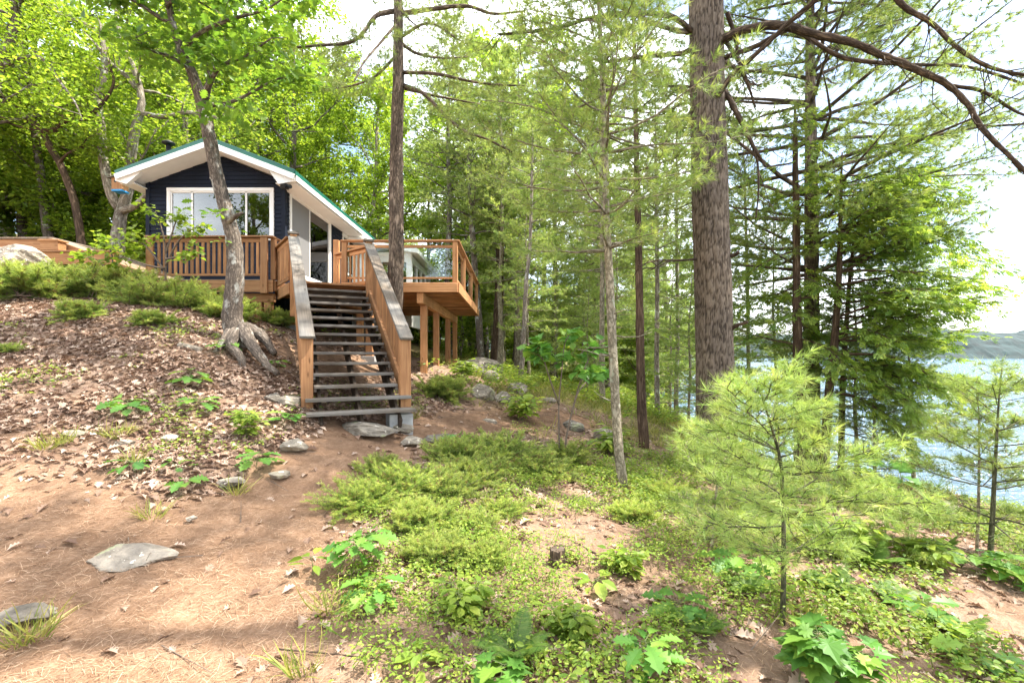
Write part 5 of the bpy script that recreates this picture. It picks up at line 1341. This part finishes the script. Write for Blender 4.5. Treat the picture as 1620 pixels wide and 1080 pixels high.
for k, a in enumerate([
 ('flat grey flagstone in front of the bottom stair', 577, 690, 104, .26, .7, .28), ('small grey block stone at the right end of the flagstone', 633, 682, 34, .6, .8, .2),
 ('grey flat stone right of the flagstone at the path edge', 652, 703, 34, .6, .8, .3), ('low grey stone farthest right of the stones below the stairs', 690, 697, 46, .4, .9, .35),
 ('largest grey stone of the cluster left of the bottom stair', 453, 642, 42, .6, .8, .3), ('rounded stone of the cluster left of the bottom stair, nearest the oak', 430, 634, 28, .7, .8, .25), ('small stone tucked against the left newel post', 473, 642, 20, .8, .8, .3),
 ('grey stone beside the path under a seedling, left of the stairs', 462, 712, 40, .6, .8, .3), ('small flat grey stone on the path just below the stone by the seedling', 440, 757, 34, .4, .8, .35),
 ('broad pale rock with white lichen patches buried in the bare ground', 186, 884, 150, .30, .62, .72), ('grey rock half buried at the left edge of the ground', 15, 985, 84, .4, .7, .62),
 ('pale flat stone in the leaf litter below the left juniper bank', 112, 692, 30, .5, .8, .3), ('small white stone right of the grass tuft on the left slope', 193, 708, 26, .5, .8, .3), ('small flat pale stone in the litter at mid left', 262, 698, 32, .4, .8, .3), ('pale flat stone on bare ground in the middle of the left slope', 362, 770, 42, .4, .8, .35),
 ('long grey bedrock slab sloping down beside the deck posts', 748, 590, 84, .45, 1.3, .25), ('brown angular rock at the lower end of the bedrock slab', 778, 603, 30, .8, .8, .2), ('grey angular boulder on the sunny slope below the deck', 764, 632, 34, 1.0, .8, .2), ('dark mossy rock right of the grey angular boulder', 795, 637, 26, .9, .8, .2),
 ('pale rounded rock by the thin trunk on the sunny slope', 817, 622, 34, .8, .8, .3), ('grey half buried rock behind the maple sapling', 906, 680, 38, .6, .8, .3), ('mossy dark rock left of the brown straight trunk', 962, 698, 46, .7, .8, .25), ('small pale stone on the sunny slope among dry grass', 868, 636, 26, .5, .8, .3), ('low stone on the path edge right of the juniper bush', 775, 668, 26, .4, .8, .4)]):
    make_rock(a[0], a[1], a[2], a[3], a[4], 300 + k, a[5], a[6] + .12)
make_rock('large pale boulder at the left edge before the wooden walkway', 10, 428, 84, .8, 350, .8, .2, d=10.0, name='boulder')
make_rock('tiny pale stone in the path right of the buried rock', 300, 822, 16, .5, 351)
make_rock('small grey stone at the shore end of the driftwood', 1500, 836, 40, .5, 352, d=7.4)

# ------------------------------------------------------------------ stumps, logs, fallen branches
def log_px(name, label, cat, pts, w0, w1, mat='dead_limb', lift=.3, seg=12):
    P = np.array([G(a, b) if len(c) == 0 else W(a, b, c[0]) for a, b, *c in pts]); d = P[0, 1]
    P[:, 2] = H(P[:, 0], P[:, 1]) + w0 * d / FPX / 2 * lift
    Q = smooth_poly(P, 16); base = Q[0].copy()
    g = Geo(); g.tube(Q - base, np.linspace(w0, w1, 16) * d / FPX / 2, seg, rough=.08)
    o = g.build(name, M[mat], smooth=True, attrs='loc'); o.location = tuple(base); return tag(o, label, cat)
log_px('log', 'short grey weathered log lying left of the leaning oak', 'log', [(284, 548), (318, 556)], 10, 9, 'grey_bark')
log_px('fallen_branch', 'thin dead branch across the bare ground at the bottom', 'branch', [(440, 1030), (520, 1035), (603, 1046)], 3, 1.5)
log_px('fallen_branch', 'dark broken branch lying in the litter at the left edge', 'branch', [(0, 604), (60, 606), (108, 602)], 7, 3)
log_px('fallen_branch', 'bare grey branch lying under the slender young pine', 'branch', [(900, 800), (980, 765), (1075, 742)], 5, 2, 'grey_bark')
log_px('fallen_branch', 'crooked bare branch on the litter below the juniper patch', 'branch', [(905, 858), (950, 880), (1000, 905)], 4, 2)
log_px('driftwood_log', 'brown weathered driftwood log on the bank by the lake', 'log', [(1375, 838, 6.6), (1440, 845, 6.9), (1490, 835, 7.3)], 15, 9, 'dead_limb', .5)
log_px('driftwood_log', 'upper short driftwood log resting beside the longer one on the bank', 'log', [(1395, 815, 7.3), (1470, 822, 7.7)], 13, 9, 'cedar_bark', .6)
def stump(label, px, py, wpx, hpx, seed, mat='cedar_bark', top='newcedar'):
    p = G(px, py); r = np.random.default_rng(seed); R = wpx * p[1] / FPX / 2; h = hpx * p[1] / FPX
    o = thing('tree_stump', label, 'stump', p)
    ang = np.linspace(0, 2 * np.pi, 24, endpoint=False); nz = fbm(np.cos(ang) * 2 + seed, np.sin(ang) * 2, 3)
    rings = []
    for z, s in ((-.1, 1.35), (.05, 1.15), (h * .5, 1.0), (h, .96)):
        rings.append(np.c_[np.cos(ang) * R * s * (.75 + .5 * nz), np.sin(ang) * R * s * (.75 + .5 * nz), np.full(24, z) + (r.uniform(-.25, .25, 24) * h * .3 if (z == h and seed % 2) else 0)])
    g = Geo(); V = np.concatenate(rings); i, j = np.meshgrid(np.arange(3), np.arange(24), indexing='ij'); j2 = (j + 1) % 24
    g.add(V, [np.stack([i * 24 + j, i * 24 + j2, (i + 1) * 24 + j2, (i + 1) * 24 + j], -1).reshape(-1, 4)], .5, np.c_[V[:, 2], V[:, 0], V[:, 1]]); g.build('bark', M[mat], o, attrs='loc')
    g = Geo(); T_ = rings[-1].copy(); T_[:, 2] -= .004; c = T_.mean(0); g.add(np.r_[T_, [c]], [[(k, (k + 1) % 24, 24) for k in range(24)]], .7, np.r_[T_, [c]]); g.build('cut_top', M[top], o, attrs='loc')
stump('sawn stump with an orange cut face beside the bedrock slab', 786, 594, 16, 14, 400)
stump('small broken dark stump in the leaf litter below the juniper patch', 882, 892, 26, 24, 401, 'dead_limb', 'darkwood')

# ------------------------------------------------------------------ junipers
def make_juniper(seed, R=.6, h=.46, n=120):
    r = np.random.default_rng(seed); root = thing('juniper', '', 'shrub'); wood, leaf = Geo(), Geo()
    pos, axs, tv = [], [], []
    for k in range(n):
        az = r.uniform(0, 2 * np.pi); el = r.uniform(.12, 1.35); L = R * r.uniform(.65, 1.15) * (1 - .25 * (el > .9))
        b = np.array([r.normal(0, R * .22), r.normal(0, R * .22), -.02])
        d = np.array([math.cos(az) * math.cos(el), math.sin(az) * math.cos(el), math.sin(el) * h / R * 1.2])
        lm = curve_limb(b, d, L, r, 4, -.12, .05)
        wood.sticks(lm[:-1], lm[1:], .005, .004)
        t = np.linspace(.3, 1, 9); P, T = along(lm, t)
        for q in range(9):
            for s in (-1, 1):
                dd = nrm(T[q] + nrm(np.cross(T[q], UP)) * s * .8 + r.normal(size=3) * .3 + UP * .25); m = 3
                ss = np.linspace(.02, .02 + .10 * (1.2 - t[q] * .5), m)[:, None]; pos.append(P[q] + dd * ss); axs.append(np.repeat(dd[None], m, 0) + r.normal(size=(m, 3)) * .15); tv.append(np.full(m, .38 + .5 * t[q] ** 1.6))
    pos, axs = np.concatenate(pos), np.concatenate(axs); N = len(pos)
    hv = np.clip(pos[:, 2] / h, 0, 1)
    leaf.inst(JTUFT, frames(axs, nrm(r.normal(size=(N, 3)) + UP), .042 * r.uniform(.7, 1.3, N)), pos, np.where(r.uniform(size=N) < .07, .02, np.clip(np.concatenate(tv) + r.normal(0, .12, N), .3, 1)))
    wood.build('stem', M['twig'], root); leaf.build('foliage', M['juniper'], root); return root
JP = [make_juniper(501), make_juniper(502, .7, .34), make_juniper(503, .5, .5)]
r = np.random.default_rng(55); jused = set()
def juniper(px, py, wpx, label, group, k=None):
    global jused
    p = G(px, py); k = int(r.integers(0, 3)) if k is None else k; R = (.6, .7, .5)[k]
    s = 1.15 * wpx * p[1] / FPX / 2 / R; loc = (p[0], p[1] + R * s * .5, H1(p[0], p[1] + R * s * .5)); rz = r.uniform(0, 6.3)
    tilt = (.12, -.12)
    if k not in jused:
        jused.add(k); o = JP[k]; o.location = loc; o.rotation_euler = (0, 0, rz); o.scale = (s, s, s * .9); o['label'] = label; o['group'] = group
    else: dup(JP[k], loc, rz, (s, s, s * .9), label, group)
LG, CG = 'junipers on the bank below the walkway and porch', 'spreading junipers beside the path'
for px, py, w, lab in [(10, 478, 130, 'dark juniper at the left edge below the boulder'), (85, 470, 120, 'juniper bush on the bank below the left end of the walkway'), (165, 476, 120, 'juniper bush on the bank below the end of the ramp'), (235, 486, 120, 'juniper on the bank below the left post of the porch'), (300, 490, 115, 'juniper on the bank in front of the porch railing'), (345, 505, 85, 'juniper pressed against the left side of the leaning oak'),
                       (120, 440, 110, 'pale juniper higher on the bank close under the walkway'), (60, 435, 90, 'juniper beside the pale boulder'), (205, 448, 95, 'juniper higher on the bank behind the one at the ramp'), (425, 512, 62, 'small brownish juniper between the leaning oak and the stairs'), (4, 560, 40, 'small juniper tuft at the left edge below the bank'), (110, 512, 70, 'low juniper spreading down in front of the bank at left'), (225, 518, 60, 'low juniper tuft spreading into the leaf litter below the porch'), (270, 440, 70, 'juniper close under the porch deck')]:
    juniper(px, py, w, lab, LG)
for px, py, w, lab in [(560, 812, 110, 'spreading juniper nearest the path at the left end of the patch'), (620, 790, 130, 'broad pale juniper in the middle of the patch beside the path'), (690, 800, 130, 'broad juniper right of centre in the patch beside the path'), (600, 752, 70, 'juniper with upright tips at the upper left of the patch'), (655, 850, 110, 'juniper in the lower middle of the patch'), (740, 770, 110, 'juniper at the upper right of the patch'), (790, 735, 120, 'dark juniper behind the patch near the maple sapling'), (850, 760, 110, 'dark juniper under the maple sapling'), (720, 735, 100, 'dark juniper at the back of the patch'), (690, 905, 110, 'pale juniper at the lower end of the patch'), (745, 850, 90, 'sparse juniper at the right end of the patch'), (900, 738, 80, 'sparse juniper left of the slender young pine'),
                       (700, 635, 84, 'rounded juniper bush between the stairs and the deck posts'), (765, 905, 80, 'small juniper below the patch among dead leaves'), (790, 822, 80, 'thin juniper right of the patch beside dead twigs'), (1010, 830, 80, 'juniper clump below the slender young pine'), (1060, 800, 80, 'juniper clump between the slender pine and the massive pine')]:
    juniper(px, py, w, lab, CG)
for k in range(3):
    if k not in jused: juniper(830, 700, 60, 'low juniper behind the maple sapling on the slope', CG, k)

# ------------------------------------------------------------------ seedlings, saplings, ferns
def make_seedling(label, p, h, nleaf, size, seed, tmpl=OAK, mat='seed_leaf', stems=1, spread=.5, name='oak_seedling', cat='seedling', lo=.45, droop=.1):
    r = np.random.default_rng(seed); root = thing(name, label, cat, p); wood, leaf = Geo(), Geo()
    for s in range(stems):
        d = np.array([r.normal(0, .22), r.normal(0, .22), 1.0]); lm = curve_limb((r.normal(0, .03 * (stems > 1)), r.normal(0, .03 * (stems > 1)), -.02), d, h * r.uniform(.8, 1.1), r, 6, .0, .05)
        wood.tube(lm, np.linspace(.004 + .004 * h, .0018, len(lm)), 5, rng=r)
        t = np.sort(r.uniform(lo, 1.0, nleaf)); t[-min(4, nleaf):] = np.linspace(.93, 1, min(4, nleaf)); P, T = along(lm, t)
        az = np.arange(nleaf) * 2.4 + r.uniform(0, 6); out = np.stack([np.cos(az), np.sin(az), r.uniform(-.15, .3, nleaf)], -1)
        pl = size * r.uniform(.15, spread, nleaf)[:, None]; Q = P + nrm(out) * pl
        wood.sticks(P, Q, .0018, .0012)
        leaf.inst(tmpl, frames(out - UP * droop, nrm(UP + r.normal(size=(nleaf, 3)) * .25), size * r.uniform(.7, 1.15, nleaf)), Q, np.clip(r.normal(.5, .22, nleaf), 0, 1))
    wood.build('stem', M['green_stem'], root); leaf.build('foliage', M[mat], root); return root
SD = [
 ('dark green oak seedling in the leaf litter on the left slope', 207, 655, 26, 14, 30, OAK), ('oak seedling with spread leaves below the log on the left slope', 300, 612, 26, 12, 26, OAK), ('oak seedling just below another one right of middle on the left slope', 310, 645, 22, 12, 26, OAK),
 ('seedling with two broad leaves on the bare ground at left', 215, 745, 24, 8, 26, OAK), ('oak seedling left of the small flat pale stone on bare ground', 285, 745, 20, 8, 26, OAK), ('low oak seedling casting a dark shadow above the buried rock', 290, 772, 22, 7, 26, OAK),
 ('oak seedling with a long shadow beside the grey stone at the path', 405, 735, 26, 12, 28, OAK), ('seedling with glossy leaves just left of the newel post', 447, 672, 26, 12, 24, OAK), ('small oak seedling among the roots of the leaning oak', 350, 560, 22, 10, 22, OAK), ('tiny seedling under the porch corner right of the leaning oak', 440, 585, 16, 8, 18, OAK),
 ('dark leaved oak seedling at the back of the juniper patch by the path', 716, 700, 26, 12, 26, OAK), ('tall dark oak seedling at the lower left edge of the juniper patch', 535, 905, 84, 26, 36, OAK), ('pale oak seedling with broad leaves right of the tall dark one', 588, 952, 44, 14, 38, OAK), ('small bright seedling on bare ground left of the fallen branch', 495, 905, 30, 6, 26, OVAL),
 ('broad leaved maple seedling at the bottom edge of the picture, nearest the middle', 790, 1085, 50, 16, 44, MAPLE), ('young maple with wide leaves at the bottom right of middle', 1040, 1075, 70, 18, 44, OAK), ('oak seedling with arching leaves above the young wide leaved maple', 1060, 965, 40, 12, 46, OAK), ('blue green oak seedling left of the foreground sapling stem', 1165, 900, 44, 14, 46, OAK),
 ('dense bright maple seedling at the bottom edge beside the sapling stem', 1265, 1085, 100, 50, 42, MAPLE), ('second bright maple seedling right of the dense one at the bottom edge', 1350, 1090, 70, 26, 38, MAPLE), ('yellowish seedling in the bottom middle above the fern', 655, 1070, 40, 8, 40, OVAL), ('oak sapling on the bank in front of the driftwood', 1415, 790, 60, 14, 44, OAK), ('leafy oak seedling by the dark stemmed young pine', 1520, 900, 44, 14, 36, OAK), ('maple seedling at the right edge below the lake', 1600, 925, 50, 14, 44, MAPLE), ('oak seedling on the right bank among ferns', 1455, 985, 40, 12, 40, OAK), ('wide leaved seedling at the bottom right corner', 1560, 1060, 40, 12, 44, OAK), ('low seedling right of the small broken stump', 935, 935, 30, 9, 34, OVAL)]
for k, (lab, px, py, hp, nl, sz, tm) in enumerate(SD):
    p = G(px, py); f = p[1] / FPX
    make_seedling(lab, p, max(.08, hp * f), nl, sz * f, 600 + k, tm, name='maple_seedling' if tm is MAPLE else 'seedling' if tm is OVAL else 'oak_seedling', mat='cover_leaf' if tm is OVAL else 'seed_leaf')
for k, (lab, px, py, hp, nl, sz) in enumerate([('small yellow green leafy bush on the left side of the path', 390, 690, 40, 26, 13), ('bright yellow green bush above the back of the juniper patch', 822, 665, 42, 34, 15), ('yellow green leafy plant in the litter left of the newel post', 385, 668, 24, 20, 12), ('light leafy bush at the foot of the brown straight trunk', 965, 720, 50, 26, 16), ('light green leafy bush by the deck posts', 735, 600, 30, 30, 12), ('bright leafy bush in the bottom middle below the juniper patch', 735, 975, 62, 30, 22), ('leafy bush right of the small broken stump', 995, 905, 44, 26, 18), ('bushy bright plant at the bottom between the maples', 900, 1010, 60, 28, 22), ('leafy bush behind the foreground sapling on the bank', 1330, 880, 70, 40, 20), ('bright leafy shrub on the bank at right below the lake', 1460, 900, 60, 40, 20)]):
    p = G(px, py); f = p[1] / FPX; make_seedling(lab, p, hp * f, nl, sz * f, 650 + k, OVAL, 'cover_leaf', 5, .8, 'leafy_bush', 'bush', .25)
# maple saplings
def sapling(label, stems, leaves, seed, size, d, tmpl=MAPLE, mat='seed_leaf', nl=9, sub=5, sl=.3):
    r = np.random.default_rng(seed); P0 = G(*stems[0][0]) if d is None else W(*stems[0][0], d); d = P0[1]; P0[2] = H1(P0[0], P0[1])
    o = thing('maple_sapling', label, 'sapling', P0); wood, leaf = Geo(), Geo()
    for st, w in stems:
        pass
    for st in leaves:
        P = smooth_poly(px_poly([(a, b, d + (dd or 0)) for a, b, dd in st]), 14); P[0, 2] = min(P[0, 2], P0[2] - .02) if st[0][1] == stems[0][0][1] else P[0, 2]
        wood.tube(P - P0, np.linspace(3.2, 1.5, 14) * d / FPX / 2, 6, rng=r)
        leafy_limb(wood, leaf, P - P0, .003, .002, r, .72, sub, sl, nl, size, tmpl, 1.3, tube=False, spread=.07)
    wood.build('trunk', M['twig'], o, smooth=True); leaf.build('crown', M[mat], o)
sapling('thin maple sapling with large dark leaves on two bare stems beside the path', [((885, 705), 3)], [[(885, 705, 0), (884, 640, 0), (889, 585, 0), (893, 545, 0), (900, 530, -.1)], [(893, 705, 0), (905, 650, 0), (922, 590, 0), (935, 560, .1), (945, 545, .2)], [(884, 640, 0), (870, 600, -.2), (860, 570, -.3), (850, 560, -.4)], [(905, 650, 0), (915, 620, .3), (940, 590, .6), (950, 580, .7)]], 701, .155, 7.0, nl=9, sub=6, sl=.34)
sapling('yellow green maple sapling spreading before the left end of the porch', [((262, 445), 3)], [[(262, 445, 0), (262, 400, 0), (258, 370, 0), (250, 345, 0), (245, 335, 0)], [(262, 420, 0), (280, 385, -.1), (300, 365, -.2), (315, 358, -.2)], [(262, 430, 0), (240, 400, 0), (225, 385, 0), (205, 380, 0)], [(262, 410, 0), (285, 405, -.2), (300, 400, -.3)], [(262, 425, 0), (235, 420, -.2), (205, 410, -.3), (180, 405, -.3)], [(262, 400, 0), (275, 360, .1), (280, 345, .2)]], 702, .10, 9.4, MAPLE, 'maple_leaf', 10, 7, .38)
sapling('leafy maple sapling in front of the wooden ramp', [((175, 440), 3)], [[(175, 440, 0), (178, 410, 0), (172, 390, 0), (165, 380, 0)], [(175, 430, 0), (195, 405, 0), (215, 395, 0)], [(175, 430, 0), (150, 410, 0), (125, 405, 0)]], 703, .10, 9.9, MAPLE, 'maple_leaf', 10, 7, .34)

def make_fern(seed, n=9, L=.55):
    r = np.random.default_rng(seed); root = thing('fern', '', 'fern'); wood, leaf = Geo(), Geo()
    for k in range(n):
        az = k * 2 * np.pi / n + r.uniform(-.3, .3); lm = curve_limb((0, 0, 0), (math.cos(az) * .6, math.sin(az) * .6, .9), L * r.uniform(.7, 1.1), r, 8, -1.1, .02)
        wood.tube(lm, np.linspace(.003, .001, len(lm)), 4, rng=r)
        t = np.linspace(.14, .99, 24); P, T = along(lm, t); side = nrm(np.cross(T, UP)); s_ = .24 * L * np.sin(np.clip(t * 1.05, 0, 1) * np.pi * .92 + .15) + .012
        for s in (-1, 1): leaf.inst(FRONDLET, frames(side * s + T * .35 - UP * .1, nrm(np.cross(side, T)) , np.maximum(s_, .015)), P, np.clip(r.normal(.5, .2, 24), 0, 1))
    wood.build('stem', M['green_stem'], root); leaf.build('frond', M['fern'], root); return root
FP = make_fern(801); first = True
for px, py, wpx, lab in [(815, 1040, 150, 'large fern standing up at the bottom of the picture'), (1110, 1010, 110, 'fern between the maple seedlings at the bottom right'), (1190, 940, 90, 'fern left of the foreground sapling stem'), (1330, 800, 90, 'fern on the bank behind the foreground sapling'), (1380, 900, 120, 'fern spreading right of the foreground sapling'), (1320, 940, 110, 'fern nearest the right side of the sapling stem'), (1480, 880, 100, 'fern left of the dark stemmed young pine'), (1420, 960, 110, 'fern in the middle of the right bank'), (1300, 850, 90, 'yellowish fern above the right side of the sapling'), (1510, 1010, 120, 'fern low on the right bank near the corner')]:
    p = G(px, py); s = wpx * p[1] / FPX / .95; rz = r.uniform(0, 6)
    if first: first = False; FP.location = tuple(p); FP.rotation_euler = (.15, -.1, rz); FP.scale = (s,) * 3; FP['label'] = lab; FP['group'] = 'ferns in the foreground'
    else: dup(FP, p, rz, s, lab, 'ferns in the foreground', (r.uniform(-.2, .2), r.uniform(-.2, .2)))

# ------------------------------------------------------------------ what nobody could count: litter, needles, grass, low undergrowth
def scatter(n, x0, x1, y0, y1, dens, r, margin=.3):
    X_, Y_ = [], []; tot = 0
    while tot < n:
        x, y = r.uniform(x0, x1, n * 2), r.uniform(y0, y1, n * 2)
        ok = (np.abs(x) < y * 1.07 + margin) & (r.uniform(size=n * 2) < dens(x, y))
        X_.append(x[ok]); Y_.append(y[ok]); tot += ok.sum()
    x, y = np.concatenate(X_)[:n], np.concatenate(Y_)[:n]
    return np.stack([x, y, H(x, y)], -1)
def gnd_z(P):                              # the drawn ground sits a little off H near the camera
    x, y = P[:, 0], P[:, 1]
    ne = sstep(16, 10, y) * sstep(-12, -9, x) * sstep(12, 9, x); nm_ = needle_mask(x, y)
    P[:, 2] += ne * ((fbm(x * 11, y * 11, 21, 3) - .5) * (.03 + .03 * (1 - nm_)) - .035 * nm_ * sstep(9, 6, y)); return P
r = np.random.default_rng(90)
cl = lambda x, y, s, a: sstep(a, a + .25, fbm(x * s, y * s, 66))
lit_d = lambda x, y: np.clip((1 - needle_mask(x, y)) * (.25 + .75 * cl(x, y, 1.1, .3)) * sstep(13, 8, y) * np.where(x > 0, .7, 1.2), .04, 1)
P = gnd_z(np.r_[scatter(19000, -12, 11, 1.6, 13.5, lit_d, r), scatter(15000, -9, -1, 3.4, 9, lambda x, y: (1 - needle_mask(x, y)) * (.35 + .65 * cl(x, y, 1.4, .3)), r), scatter(5000, -1.5, 3.5, 2, 6.5, lambda x, y: (1 - needle_mask(x, y)) * cl(x, y, 1.2, .35), r)]); n = len(P)
g = Geo(); az = r.uniform(0, 6.3, n)
ax = np.stack([np.cos(az), np.sin(az), r.normal(0, .22, n)], -1)
g.inst(OAKDEAD, frames(ax, nrm(UP + r.normal(size=(n, 3)) * .35), .098 * r.uniform(.5, 1.2, n)), P + UP * r.uniform(.002, .022, (n, 1)), r.uniform(0, 1, n))
tag(g.build('fallen_leaves', M['dead_leaf']), 'dry brown oak leaves covering the slope', 'leaf litter', kind='stuff')
BLADE = (np.array([(0, -.012, 0), (0, .012, 0), (.5, .010, .05), (.5, -.010, .05), (1, 0, 0)], float), np.array([(0, 1, 2), (0, 2, 3), (3, 2, 4)]))
P = gnd_z(scatter(42000, -6, 5, 1.2, 6.5, lambda x, y: np.clip(sstep(7, 1.5, y) * (.25 + .75 * needle_mask(x, y)), 0, 1), r)); n = len(P)
g = Geo(); az = r.uniform(0, 6.3, n); ax = np.stack([np.cos(az), np.sin(az), r.normal(0, .12, n)], -1)
g.inst(BLADE, frames(ax, nrm(UP + r.normal(size=(n, 3)) * .3), .085 * r.uniform(.5, 1.2, n)), P + UP * .006, r.uniform(0, 1, n))
tag(g.build('pine_needle_litter', M['dead_needle']), 'reddish fallen pine needles strewn over the bare path', 'pine needles', kind='stuff')
P = gnd_z(scatter(900, -10, 9, 1.5, 11, lambda x, y: .25 + .75 * (x > -.3), r)); n = len(P)
g = Geo(); az = r.uniform(0, 6.3, n); L = r.uniform(.06, .5, n)[:, None]; dv = np.stack([np.cos(az), np.sin(az), r.normal(0, .12, n)], -1)
g.sticks(P + UP * .012, P + dv * L + UP * .02, .004, .002, r.uniform()); tag(g.build('twig_litter', M['twig']), 'small dead twigs strewn over the forest floor', 'twigs', kind='stuff')
GB = strip_leaf([(0, .02), (.4, .022), (.75, .015), (1, .001)], .55, .1)
def grass_at(C, per, L, sp, g):
    n = len(C) * per; B = np.repeat(C, per, 0); az = r.uniform(0, 6.3, n)
    off = np.stack([np.cos(az), np.sin(az), 0 * az], -1) * (r.uniform(0, 1, n) ** .5 * sp)[:, None]
    g.inst(GB, frames(np.stack([np.cos(az) * .55, np.sin(az) * .55, r.uniform(.5, 1.2, n)], -1), nrm(UP * .3 + r.normal(size=(n, 3))), L * r.uniform(.5, 1.2, n)), B + off, r.uniform(0, 1, n))
g = Geo()
P = scatter(2600, -3, 8, 7.8, 26, lambda x, y: np.clip(grass_mask(x, y) * 1.0, 0, 1), r); grass_at(P, 9, .24, .10, g)
P = gnd_z(np.array([G(a, b) for a, b in [(85, 705), (100, 700), (70, 712), (175, 690), (60, 1000), (30, 1010), (240, 815), (375, 775), (210, 735), (520, 965), (640, 655), (655, 660), (1280, 1010), (480, 1055), (190, 695), (830, 640), (850, 650)]])); grass_at(P, 42, .17, .07, g)
tag(g.build('grass', M['grass']), 'thin yellow green grass tufts on the sunny slope and bare ground', 'grass', kind='stuff')
def under(nc, x0, x1, y0, y1, dens, leaves, size, h, tmpl, name, label, mat='cover_leaf', spread=.12):
    C = gnd_z(scatter(nc, x0, x1, y0, y1, dens, r)); g = Geo(); T_ = C + np.stack([r.normal(0, .06, nc), r.normal(0, .06, nc), h * r.uniform(.5, 1.2, nc)], -1)
    g.sticks(C, T_, .003, .0015); B = np.repeat(C, leaves, 0); E = np.repeat(T_, leaves, 0); n = len(B); s = r.uniform(.3, 1.1, (n, 1))
    az = r.uniform(0, 6.3, n); Q = B + (E - B) * s + np.stack([np.cos(az), np.sin(az), r.uniform(-.3, .3, n)], -1) * r.uniform(0, spread, (n, 1))
    g.inst(tmpl, frames(np.stack([np.cos(az), np.sin(az), r.uniform(-.3, .4, n)], -1), nrm(UP + r.normal(size=(n, 3)) * .4), size * r.uniform(.6, 1.3, n)), Q, np.clip(r.normal(.5, .25, n), 0, 1))
    tag(g.build(name, M[mat]), label, 'undergrowth', kind='stuff')
notpath = lambda x, y: (1 - needle_mask(x, y))
under(1500, -1.5, 9, 1.6, 8.5, lambda x, y: notpath(x, y) * sstep(-.8, 1.4, x) * sstep(.44, .58, fbm(x * 1.3, y * 1.3, 66)), 20, .040, .16, OVAL, 'low_undergrowth', 'low leafy undergrowth covering the right bank')
under(260, -9, 0, 3.8, 9, lambda x, y: notpath(x, y) * cl(x, y, 1.2, .5) * .7, 9, .04, .10, OVAL, 'sparse_undergrowth', 'scattered small green plants in the leaf litter of the left slope')
under(2400, -8, 16, 10, 40, lambda x, y: np.clip((1 - needle_mask(x, y)) * cl(x, y, .5, .33) * sstep(9, 12, y) * np.where((x < -1.2) & (y < 20), .1, 1) * (H(x, y, False) > -2.6), 0, 1), 26, .10, .38, KITE, 'forest_undergrowth', 'light green undergrowth on the floor of the forest behind', spread=.3)

vx = lambda y: np.interp(y, [1.5, 2.3, 3.2, 4.2, 5.2, 6.5, 8], [-.6, -1.0, -1.35, -1.6, -1.4, -.85, -.1])
under(1700, -2.2, 4.5, 1.6, 8.5, lambda x, y: np.clip(sstep(0, .35, x - vx(y)) * sstep(4.6, 2.2, x - vx(y)) * sstep(.42, .55, fbm(x * 1.6, y * 1.6, 68)), 0, 1), 22, .024, .11, OVAL, 'trailing_ground_cover', 'fine yellow green ground cover trailing through the litter beside the path', spread=.10)
